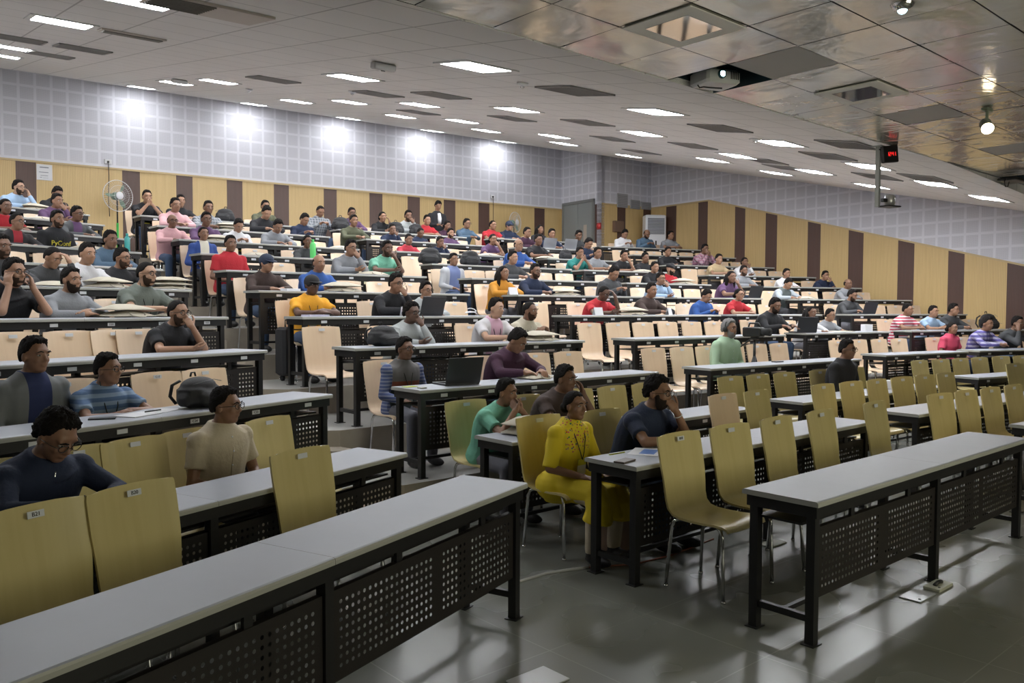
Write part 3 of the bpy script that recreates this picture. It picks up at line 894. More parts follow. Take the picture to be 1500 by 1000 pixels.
# poses: local frame, origin on the floor below the hips, +Y forward, X to the person's left (+) and right (-)
# sh = shoulder centre (y, z); head = head centre (y, z); hy = head yaw, hp = head pitch; arms: (elbow, wrist, hand direction, curl)
def PZ(sh, head, la, ra, hp=0, hy=0): return dict(sh=sh, head=head, L=la, R=ra, hp=hp, hy=hy)
POSES = {
 'fore': PZ((.16, 0.940), (.235, 1.125), ((.25, .36, .79), (.08, .53, .80), (-.8, .5, 0), .35), ((-.25, .36, .79), (-.09, .50, .80), (.8, .5, 0), .35), .05),
 'cross': PZ((.15, 0.940), (.215, 1.125), ((.255, .34, .80), (.02, .46, .81), (-1, .1, 0), .2), ((-.255, .34, .80), (-.03, .43, .835), (1, .1, 0), .2), 0),
 'chin': PZ((.19, 0.930), (.275, 1.11), ((.26, .37, .79), (.05, .49, .80), (-.9, .3, 0), .3), ((-.16, .42, .79), (-.055, .40, .98), (.35, -.35, .75), .8), .06, -.1),
 'cheek': PZ((.19, 0.930), (.27, 1.11), ((.25, .37, .79), (.05, .49, .80), (-.9, .3, 0), .3), ((-.2, .42, .79), (-.115, .37, .99), (.1, -.25, .9), .5), .05, .05),
 'cheeks': PZ((.20, 0.925), (.285, 1.11), ((.19, .43, .79), (.10, .375, .99), (-.05, -.2, .95), .45), ((-.19, .43, .79), (-.10, .375, .99), (.05, -.2, .95), .45), .02),
 'clasp': PZ((.19, 0.930), (.27, 1.11), ((.19, .43, .79), (.045, .42, .965), (-.75, -.15, .4), .9), ((-.19, .43, .79), (-.045, .42, .965), (.75, -.15, .4), .9), .05),
 'clasplow': PZ((.18, 0.935), (.255, 1.115), ((.2, .40, .79), (.06, .48, .89), (-.8, .1, .3), .8), ((-.2, .40, .79), (-.06, .50, .90), (.8, .2, .35), .8), .03),
 'lap': PZ((.05, 0.960), (.10, 1.145), ((.25, .08, .69), (.12, .28, .64), (-.3, .9, -.1), .3), ((-.25, .08, .69), (-.12, .28, .64), (.3, .9, -.1), .3), 0),
 'write': PZ((.20, 0.920), (.31, 1.08), ((.26, .36, .79), (.10, .52, .795), (-.6, .6, 0), .4), ((-.26, .38, .79), (-.10, .54, .80), (.3, .8, 0), .8), .55),
 'down': PZ((.12, 0.935), (.21, 1.10), ((.24, .22, .74), (.08, .38, .84), (-.4, .5, .3), .6), ((-.24, .22, .74), (-.08, .38, .84), (.4, .5, .3), .6), .5),
 'type': PZ((.16, 0.935), (.245, 1.11), ((.24, .30, .77), (.11, .50, .81), (-.1, 1, -.05), .4), ((-.24, .30, .77), (-.11, .50, .81), (.1, 1, -.05), .4), .25),
 'brow': PZ((.21, 0.915), (.32, 1.085), ((.27, .40, .79), (.08, .52, .80), (-.8, .4, 0), .3), ((-.17, .47, .79), (-.10, .46, 1.04), (.3, -.3, .8), .5), .4),
}
def seg(mb, a, b, ra, rb, n=10, k=4):
    a, b = Vector(a), Vector(b)
    pts = [a.lerp(b, i/k) for i in range(k+1)]; rr = [ra+(rb-ra)*i/k for i in range(k+1)]
    mb.tube(pts, rr, n); mb.ell(a, (ra,)*3, nu=n, nv=6); mb.ell(b, (rb,)*3, nu=n, nv=6)
def torso(mb, hip, sh, g, female=False):
    """elliptic loft from the seat to the neck; g = extra thickness"""
    hip, sh = Vector(hip), Vector(sh)
    ax = (sh-hip); L = ax.length; up = ax.normalized(); fw = up.cross(Vector((1, 0, 0))).normalized()*-1
    if fw.y < 0: fw = -fw
    st = [(-.10, .150, .105), (-.04, .172, .125), (.08, .168, .125), (.22, .152, .112), (.36, .158, .110), (.52, .172, .114), (.68, .182, .116), (.82, .186, .110), (.92, .184, .098), (1.0, .168, .082), (1.06, .118, .068), (1.12, .075, .057), (1.17, .054, .052)]
    if female: st = [(t, w*.9, d*.95 + (.014 if .5 < t < .8 else 0)) for t, w, d in st]
    if not female: st = [(t, w*(1.05 if t < 1.03 else 1), d*1.05) for t, w, d in st]
    n = 20; vs = []; fs = []
    for t, w, d in st:
        bulge = .018*sin(pi*min(1, max(0, t)))
        c = hip + ax*t - fw*bulge
        for k in range(n):
            q = 2*pi*k/n; cs, sn = cos(q), sin(q)
            cs = math.copysign(abs(cs)**.85, cs); sn = math.copysign(abs(sn)**.9, sn)
            vs.append(c + Vector((1, 0, 0))*cs*(w+g) + fw*sn*(d+g))
    for i in range(len(st)-1):
        for k in range(n): fs.append((i*n+k, i*n+(k+1) % n, (i+1)*n+(k+1) % n, (i+1)*n+k))
    fs.append(tuple(range(n-1, -1, -1))); fs.append(tuple((len(st)-1)*n+k for k in range(n)))
    mb.add(vs, fs)
def hand(mb, wrist, d, palm_n, curl, side):
    """palm, four fingers with two bends, thumb from the side of the palm"""
    wrist = Vector(wrist); d = Vector(d).normalized(); n = Vector(palm_n); n = (n - d*n.dot(d)).normalized(); s = d.cross(n).normalized()
    if side < 0: s = -s
    # s points towards the thumb
    M = Matrix((d, s, n)).transposed()
    mb.ell(wrist + d*.045, (.052, .040, .017), M, 12, 8)
    mb.tube([wrist-d*.01, wrist+d*.03], [.026, .028], 10)
    for i in range(4):
        off = (.028, .010, -.009, -.027)[i]; ln = (.070, .078, .073, .058)[i]
        p = wrist + d*.082 + s*off; dd = d.copy(); pts = [p - d*.02, p]; fan = s*((i-1.5)*-.06)
        dd = (dd+fan).normalized()
        ang = curl*1.15
        for fr in (.42, .32, .26):
            dd = (dd*cos(ang) - n*sin(ang)).normalized() if ang else dd
            p = p + dd*ln*fr; pts.append(p)
            ang = curl*.95
        mb.tube(pts, [.0095, .0092, .0088, .0082, .0072], 8)
        mb.ell(pts[-1], (.0072,)*3, None, 8, 5)
    p = wrist + d*.03 + s*.030; dd = (d*.62 + s*.75 - n*.15).normalized(); pts = [p - s*.012, p]
    for fr in (.036, .03, .024):
        p = p + dd*fr; pts.append(p); dd = (dd + d*.45 - s*.22*curl - n*.2*curl).normalized()
    mb.tube(pts, [.012, .0118, .0108, .0100, .0085], 8); mb.ell(pts[-1], (.0085,)*3, None, 8, 5)
def head_frame(po, yaw):
    return Matrix.Translation((0, po['head'][0], po['head'][1])) @ Matrix.Rotation(yaw + po['hy'], 4, 'Z') @ Matrix.Rotation(-po['hp'], 4, 'X')
def headgeo(mb, H, fem):
    def E(c, r, rot=None):
        R = H.to_3x3() @ (rot.to_3x3() if rot else Matrix.Identity(3))
        mb.ell(H @ Vector(c), r, R, 18, 12)
    k = .94 if fem else 1.0
    E((0, -.012, .030), (.075*k, .094*k, .086*k)); E((0, .018, -.030), (.060*k, .068*k, .078*k)); E((0, .048, -.078), (.036*k, .030, .026))
    E((0, .060, .038), (.052, .026, .024)); E((0, .052, -.012), (.050, .036, .05))
    for s in (-1, 1):
        E((s*.032, .055, -.022), (.022, .026, .022)); E((s*.030, .076, .026), (.022, .010, .008)); E((s*.077*k, -.004, -.004), (.009, .018, .030))
        E((s*.011, .088, -.026), (.009, .010, .007))
    mb.tube([H @ Vector((0, .078, .022)), H @ Vector((0, .092, -.002)), H @ Vector((0, .101, -.020)), H @ Vector((0, .090, -.029))], [.008, .010, .013, .008], 8)
    E((0, .082, -.047), (.022, .010, .006)); E((0, .080, -.056), (.019, .010, .006))
def remesh(mb, name, mats, vox, it=6):
    me = mb.mesh(name, mats, True)
    o = bpy.data.objects.new('tmp', me); COL.objects.link(o)
    m = o.modifiers.new('r', 'REMESH'); m.mode = 'VOXEL'; m.voxel_size = vox; m.use_smooth_shade = True
    if it:
        s = o.modifiers.new('s', 'SMOOTH'); s.iterations = it; s.factor = .5
    dg = bpy.context.evaluated_depsgraph_get()
    r = bpy.data.meshes.new_from_object(o.evaluated_get(dg)); r.name = name
    bpy.data.objects.remove(o); bpy.data.meshes.remove(me)
    r.polygons.foreach_set('use_smooth', [True]*len(r.polygons))
    if not r.materials:
        for q in mats: r.materials.append(q)
    return r
HIPZ = .53
BODY = {}; SHIRT = {}; HAIRS = {}; TROU = {}
def arm_pts(po, side, fem):
    w = .155 if fem else .178
    s = 1 if side == 'L' else -1
    sh = Vector((s*w, po['sh'][0], po['sh'][1]-.028)); el, wr, hd, cu = po[side]
    el = Vector(el); wr = Vector(wr)
    # keep bone lengths human
    d = (el-sh); 
    return s, sh, el, wr, Vector(hd), cu
def body_mesh(pose, yaw, fem, near):
    key = (pose, round(yaw, 2), fem, near)
    if key in BODY: return BODY[key]
    po = POSES[pose]; mb = MB(); H = head_frame(po, yaw)
    sh = Vector((0, po['sh'][0], po['sh'][1]))
    torso(mb, (0, 0, HIPZ), sh + Vector((0, .0, .02)), 0, fem)
    nb = sh + Vector((0, -.005, .045)); ht = H @ Vector((0, -.015, -.055))
    mb.tube([nb - Vector((0, 0, .04)), nb, ht, ht.lerp(H.translation, .5)], [.068, .056 if not fem else .049, .053 if not fem else .045, .05], 12)
    headgeo(mb, H, fem)
    for side in 'LR':
        s, S, el, wr, hd, cu = arm_pts(po, side, fem)
        seg(mb, S, el, .048, .037); seg(mb, el, wr, .039, .026)
        if pose in ('cheek', 'cheeks', 'chin', 'brow', 'clasp'):
            fn = (H.translation - wr); fn = -fn
        else: fn = Vector((0, 0, 1))
        hand(mb, wr, hd, fn, cu, -s if True else s)
        mb.ell(S + Vector((0, 0, .004)), (.056, .056, .054), None, 12, 8)
    # legs and feet
    for s in (-1, 1):
        hp = Vector((s*.09, .02, HIPZ-.01)); kn = Vector((s*.13, .43, .50)); an = Vector((s*.12, .40, .09))
        seg(mb, hp, kn, .072, .056); seg(mb, kn, an, .052, .036)
        mb.ell(an + Vector((0, .06, -.045)), (.038, .11, .035), None, 10, 7)
    r = remesh(mb, 'body', [SKINS[0]], .0062 if near else .0100, 4 if near else 2)
    BODY[key] = r
    return r
def shirt_mesh(pose, long, fem, near, kurta=False, collar=False):
    key = (pose, long, fem, near, kurta, collar)
    if key in SHIRT: return SHIRT[key]
    po = POSES[pose]; mb = MB(); sh = Vector((0, po['sh'][0], po['sh'][1]))
    torso(mb, (0, 0, HIPZ-.01), sh + Vector((0, -.004, .014)), .023, fem)
    for side in 'LR':
        s, S, el, wr, hd, cu = arm_pts(po, side, fem)
        mb.ell(S + Vector((0, 0, .006)), (.074, .074, .071), None, 12, 8)
        if long:
            seg(mb, S, el, .062, .050); seg(mb, el, el.lerp(wr, .88), .051, .038)
        else:
            e = S.lerp(el, 1.0 if kurta else .66)
            pts = [S.lerp(e, t/4) for t in range(5)]; mb.tube(pts, [.062, .061, .060, .061, .064], 12)
    if kurta:
        for s in (-1, 1):
            mb.ell((s*.09, -.02, HIPZ-.01), (.15, .18, .13), None, 14, 9); seg(mb, (s*.07, .0, HIPZ), (s*.11, .42, .53), .13, .095); mb.tube([(s*.10, .40, .55), (s*.12, .47, .44), (s*.13, .46, .33)], [.09, .10, .115], 12)
        mb.tube([(0, .1, .52), (0, .45, .50), (0, .47, .34)], [.09, .09, .10], 12)
        mb.tube([(0, -.02, .55), (0, -.06, .42), (0, -.06, .38)], [.14, .13, .13], 12)
    if near:
        # cloth folds: shallow ridges at elbow, armpit and waist
        rr = random.Random(len(SHIRT)+5)
        for i in range(10):
            a = rr.uniform(0, 2*pi); z = HIPZ + .05 + .035*i
            t = (z-HIPZ)/(sh.z-HIPZ); c = Vector((0, t*sh.y, z))
            pts = [c + Vector((cos(a+q)*.170, sin(a+q)*.118, q*.05)) for q in (-.5, -.25, 0, .25, .5)]
            mb.tube(pts, [.006, .012, .014, .012, .006], 6)
    r = remesh(mb, 'shirt', [CLOTH['navy']], .0085 if near else .0135, 5 if near else 3)
    SHIRT[key] = r
    return r
def trouser_mesh(near):
    if near in TROU: return TROU[near]
    mb = MB(); mb.ell((0, -.01, HIPZ-.01), (.185, .145, .10), None, 16, 10)
    for s in (-1, 1):
        hp = Vector((s*.09, .02, HIPZ-.01)); kn = Vector((s*.13, .43, .50)); an = Vector((s*.12, .40, .11))
        seg(mb, hp, kn, .090, .070); seg(mb, kn, an, .068, .056)
    TROU[near] = remesh(mb, 'trousers', [M_JEANS], .012, 3)
    return TROU[near]
mb = MB()
for s in (-1, 1):
    mb.ell((s*.12, .46, .045), (.047, .135, .044), None, 12, 8); mb.tube([(s*.12, .40, .05), (s*.12, .40, .115)], [.052, .048], 10)
ME_SHOES = remesh(mb, 'shoes', [M_SHOE], .011, 2)

def head_shell(fn, name, m, nu=72, nv=44):
    """closed mesh around the skull with radius fn(x,y,z unit) ; values below 1 sink into the head"""
    vs = []; fs = []
    base = Vector((.079, .098, .102)); c = Vector((0, -.010, .014))
    for j in range(nv+1):
        t = -pi/2 + pi*j/nv
        for i in range(nu):
            d = Vector((cos(t)*cos(2*pi*i/nu), cos(t)*sin(2*pi*i/nu), sin(t)))
            k = fn(d); vs.append(c + Vector((d.x*base.x*k, d.y*base.y*k, d.z*base.z*k)))
    for j in range(nv):
        for i in range(nu): fs.append((j*nu+i, j*nu+(i+1) % nu, (j+1)*nu+(i+1) % nu, (j+1)*nu+i))
    mb = MB(); mb.add(vs, fs)
    me = mb.mesh(name, [m], True); return me
def sstep(a, b, x):
    t = min(1, max(0, (x-a)/(b-a))); return t*t*(3-2*t)
def hair_fn(style, seed=0):
    rnd = Vector((seed*3.1, seed*1.7, 0))
    side = (-1, 1)[seed % 2]
    def f(d):
        y = d.y
        # hairline: nape, round the ear, temple, forehead
        line = -.50 + .44*sstep(-.45, -.12, y) + .26*sstep(.0, .35, y) + .50*sstep(.36, .60, y)
        line += .08*noise.noise(Vector((d.x*6, d.y*6, seed))) + .09*noise.noise(Vector((d.x*17, d.y*17, seed+4))) + .10*sstep(.6, .9, y)*(abs(d.x)*2.2)*sstep(.5, .0, abs(d.x))
        a = sstep(line-.05, line+.10, d.z)
        st = noise.noise(Vector((d.x*18+seed, d.y*5, d.z*5)))*.5 + noise.noise(Vector((d.x*6, d.y*18, d.z*9)) + rnd)*.5
        nz = noise.noise(d*3.0+rnd)*.05 + noise.noise(d*8+rnd)*.045 + st*.07
        top = sstep(.05, .95, d.z)
        if style == 'crop': th = .025 + .03*top + st*.012
        elif style == 'bald':
            th = .035 + st*.012; a *= 1-sstep(.30, .50, d.z+max(0, y)*.8)
        elif style in ('curly', 'bushy'): th = .12 + nz*1.8 + .12*top + noise.noise(d*16+rnd)*.07
        else: th = .032 + .17*top*top + nz*1.25*(.3+top) + .14*sstep(.3, .75, y)*top*(1+.6*side*d.x)
        k0 = .70 + .20*sstep(.05, .45, d.z)
        return k0 + (1.0-k0+th)*a
    return f
def beard_mesh(thick=1.0):
    vs = []; fs = []; nu, nv = 48, 32
    base = Vector((.062, .071, .081)); c = Vector((0, .018, -.032))
    for j in range(nv+1):
        t = -pi/2 + pi*j/nv
        for i in range(nu):
            d = Vector((cos(t)*cos(2*pi*i/nu), cos(t)*sin(2*pi*i/nu), sin(t)))
            a = sstep(-.02, -.16, d.z - .30*abs(d.x)**3)*sstep(-.35, .0, d.y)
            a = max(a, sstep(.80, .90, abs(d.x))*sstep(-.25, -.05, d.y)*sstep(.65, .45, d.z)*sstep(.5, .3, d.y))
            a *= 1 - sstep(.34, .22, abs(d.x))*sstep(.6, .8, d.y)*sstep(-.36, -.31, d.z)*sstep(-.17, -.22, d.z)
            k = .80 + a*(.212 + thick*(.035 + .04*noise.noise(d*14) + .05*sstep(-.3, -.9, d.z)))
            vs.append(c + Vector((d.x*base.x*k, d.y*base.y*k, d.z*base.z*k)))
    for j in range(nv):
        for i in range(nu): fs.append((j*nu+i, j*nu+(i+1) % nu, (j+1)*nu+(i+1) % nu, (j+1)*nu+i))
    mb = MB(); mb.add(vs, fs); return mb.mesh('beard', [M_BEARD], True)
def get_hair(style, seed):
    k = (style, seed)
    if k in HAIRS: return HAIRS[k]
    if style == 'greyhair': me = head_shell(hair_fn('curly', seed), 'hair', M_HGREY)
    elif style in ('cap', 'capn', 'turban'):
        m = {'cap': mat('black_cap', (.02, .02, .022), .8), 'capn': mat('navy_cap', (.02, .03, .06), .8), 'turban': mat('black_turban', (.014, .014, .016), .85)}[style]
        mb = MB()
        if style == 'turban':
            for i in range(5): 
                a = -.5 + .25*i
                mb.ell((0, -.012, .06+.008*i), (.100-.006*i, .118-.008*i, .052), Matrix.Rotation(a*.5, 3, 'X') @ Matrix.Rotation(a, 3, 'Y'), 20, 10)
        else:
            mb.ell((0, -.010, .042), (.089, .106, .088), None, 22, 12)
            vs = []
            for z in (.040, .046):
                for i in range(13):
                    t = pi*i/12; vs.append((cos(t)*.078, .070+sin(t)*.095, z-.018*sin(t)))
            mb.add(vs, [tuple(range(12, -1, -1)), tuple(range(13, 26))] + [(i, i+1, 14+i, 13+i) for i in range(12)])
            mb.ell((0, -.01, .128), (.008, .008, .006))
        me = mb.mesh('cap', [m], True)
    elif style in ('long', 'bun'):
        mb = MB(); 
        f = hair_fn('crop', seed); me0 = head_shell(lambda d: f(d)*1.0 + (.05 if d.z > -.3 and d.y < .3 else .02), 'h', M_HAIR)
        vs = [v.co.copy() for v in me0.vertices]; fs = [tuple(p.vertices) for p in me0.polygons]; mb.add(vs, fs)
        if style == 'bun': mb.ell((0, -.115, -.02), (.045, .04, .045), None, 16, 10)
        else:
            mb.tube([(0, -.06, .03), (0, -.10, -.06), (0, -.11, -.16), (0, -.11, -.26), (0, -.10, -.33)], [.08, .085, .085, .07, .03], 16)
            for s in (-1, 1): mb.tube([(s*.06, -.03, .05), (s*.085, -.02, -.04), (s*.09, -.03, -.13), (s*.085, -.03, -.22), (s*.07, -.03, -.27)], [.03, .03, .032, .028, .01], 10)
        me = mb.mesh('hair', [M_HAIR], True)
    else: me = head_shell(hair_fn(style, seed), 'hair', M_HAIR)
    HAIRS[k] = me
    return me
ME_BEARD = beard_mesh(); ME_STUB = beard_mesh(.25)
mb = MB()
for s in (-1, 1):
    cpt = Vector((s*.033, .103, .010)); n = 16
    mb.tube([cpt + Vector((cos(2*pi*i/n)*.025, -.006*abs(cos(2*pi*i/n)), sin(2*pi*i/n)*.018)) for i in range(n+1)], .0022, 5)
    mb.tube([(s*.058, .097, .014), (s*.078, .06, .012), (s*.085, .0, .008)], .002, 5)
mb.tube([(-.009, .106, .012), (.009, .106, .012)], .002, 5)
ME_GLASSES = mb.mesh('glasses', [M_GLS], True)
mb = MB()
for s in (-1, 1): mb.ell((s*.031, .0745, .010), (.0125, .0100, .0062), None, 12, 8, 0); mb.ell((s*.031, .0815, .010), (.0062, .0035, .0056), None, 10, 6, 1)
ME_EYES = mb.mesh('eyes', [M_EYEW, M_IRIS], True)
mb = MB()
for s in (-1, 1): mb.tube([(s*.014, .098, .030), (s*.032, .096, .036), (s*.050, .084, .029)], [.0032, .0045, .002], 6)
ME_BROWS = mb.mesh('eyebrows', [M_HAIR], True)
mb = MB()
for s in (-1, 1): mb.tube([(s*.055, .03, .165), (s*.06, .085, .08), (s*.05, .13, .0), (s*.02, .155, -.10), (0, .16, -.16)], .004, 5)
ME_EYE2 = []; ME_BROW2 = []
for s in (-1, 1):
    m2 = MB(); m2.ell((s*.031, .0745, .010), (.0125, .0100, .0062), None, 12, 8, 0); m2.ell((s*.031, .0815, .010), (.0062, .0035, .0056), None, 10, 6, 1); ME_EYE2.append(m2.mesh('eye', [M_EYEW, M_IRIS], True))
    m2 = MB(); m2.tube([(s*.014, .098, .030), (s*.032, .096, .036), (s*.050, .084, .029)], [.0032, .0045, .002], 6); ME_BROW2.append(m2.mesh('eyebrow', [M_HAIR], True))
ME_LANY = mb.mesh('lanyard', [mat('lanyard_black', (.02, .025, .02), .7)], True)
mb = MB(); mb.bbox(-.045, .155, -.285, .045, .160, -.155, .001); ME_BADGE = mb.mesh('badge', [mat('badge_white', (.62, .62, .60), .5)])
mb = MB(); mb.bbox(-.045, .153, -.20, .045, .162, -.155, .001); ME_BADGEY = mb.mesh('badge_top', [mat('badge_yellow', (.55, .5, .03), .6)])
mb = MB()
mb.tube([(s*.062, -.035 + .115*t, .0) for s, t in ()] or [(0, 0, 0), (0, 0, .001)], .001, 3)
def collar_mesh():
    mb = MB()
    for s in (-1, 1):
        pts = [(0, -.068, .028), (s*.050, -.05, .022), (s*.068, .0, .004), (s*.055, .05, -.020), (s*.022, .085, -.045)]
        mb.tube(pts, [.012, .013, .014, .014, .010], 8)
    return mb.mesh('collar', [CLOTH['navy']], True)
ME_COLLAR = collar_mesh()
def oslot(o, m):
    o.material_slots[0].link = 'OBJECT'; o.material_slots[0].material = m

def person(loc, rz, pose, shirt, hair='short', sc=1.0, near=False, fem=False, rolled=False, beard=False, glasses=False, yaw=0.0, seed=0, skin=1, trs=None, lany=False, label='', group=None, badge=None):
    po = POSES[pose]
    o = root('person', loc, rz, label, 'person', group); o.scale = (sc,)*3
    b = link('body', body_mesh(pose, yaw, fem, near), o); oslot(b, SKINS[skin])
    lg = shirt in LONG and not rolled
    s = link('shirt', shirt_mesh(pose, lg, fem, near, kurta=(shirt == 'kurta')), o); oslot(s, CLOTH[shirt])
    if shirt != 'kurta':
        t = link('trousers', trouser_mesh(near), o); oslot(t, trs or M_JEANS)
    else:
        t = link('leggings', trouser_mesh(near), o); oslot(t, CLOTH['beige'])
    link('shoes', ME_SHOES, o)
    H = head_frame(po, yaw)
    nm = {'cap': 'baseball_cap', 'capn': 'baseball_cap', 'turban': 'turban'}.get(hair, 'hair')
    h = link(nm, get_hair(hair, seed), o, M=H)
    if fem: h.matrix_local = H @ Matrix.Scale(.96, 4)
    if nm == 'baseball_cap': link('hair', get_hair('crop', 0), o, M=H)
    if beard: q = link('beard', ME_BEARD if beard > 1 else ME_STUB, o, M=H); oslot(q, M_GBEARD if hair == 'greyhair' else (M_BEARD if beard > 1 else M_STUB))
    if glasses: link('glasses', ME_GLASSES, o, M=H)
    if loc.y < 15:
        for m in ME_EYE2: link('eye', m, o, M=H)
        for m in ME_BROW2: link('eyebrow', m, o, M=H)
    else:
        for m in ME_BROW2: link('eyebrow', m, o, M=H)
    S = Matrix.Translation((0, po['sh'][0], po['sh'][1]))
    tilt = math.atan2(po['sh'][0], po['sh'][1]-HIPZ)
    if near and shirt in ('mint', 'beige', 'cream', 'green', 'bluestripe', 'pinkwhite', 'red', 'pink', 'navy', 'greyjacket'):
        c = link('collar', ME_COLLAR, o, M=S @ Matrix.Translation((0, .0, .055)) @ Matrix.Rotation(-tilt*.5, 4, 'X')); oslot(c, CLOTH[shirt] if shirt != 'bluestripe' else CLOTH['black'])
    if lany:
        L = S @ Matrix.Rotation(-tilt*.75, 4, 'X') @ Matrix.Translation((0, -.012, -.05))
        link('lanyard', ME_LANY, o, M=L); g = link('badge', ME_BADGE, o, M=L)
        if badge: link('badge_top', ME_BADGEY, g)
    return o
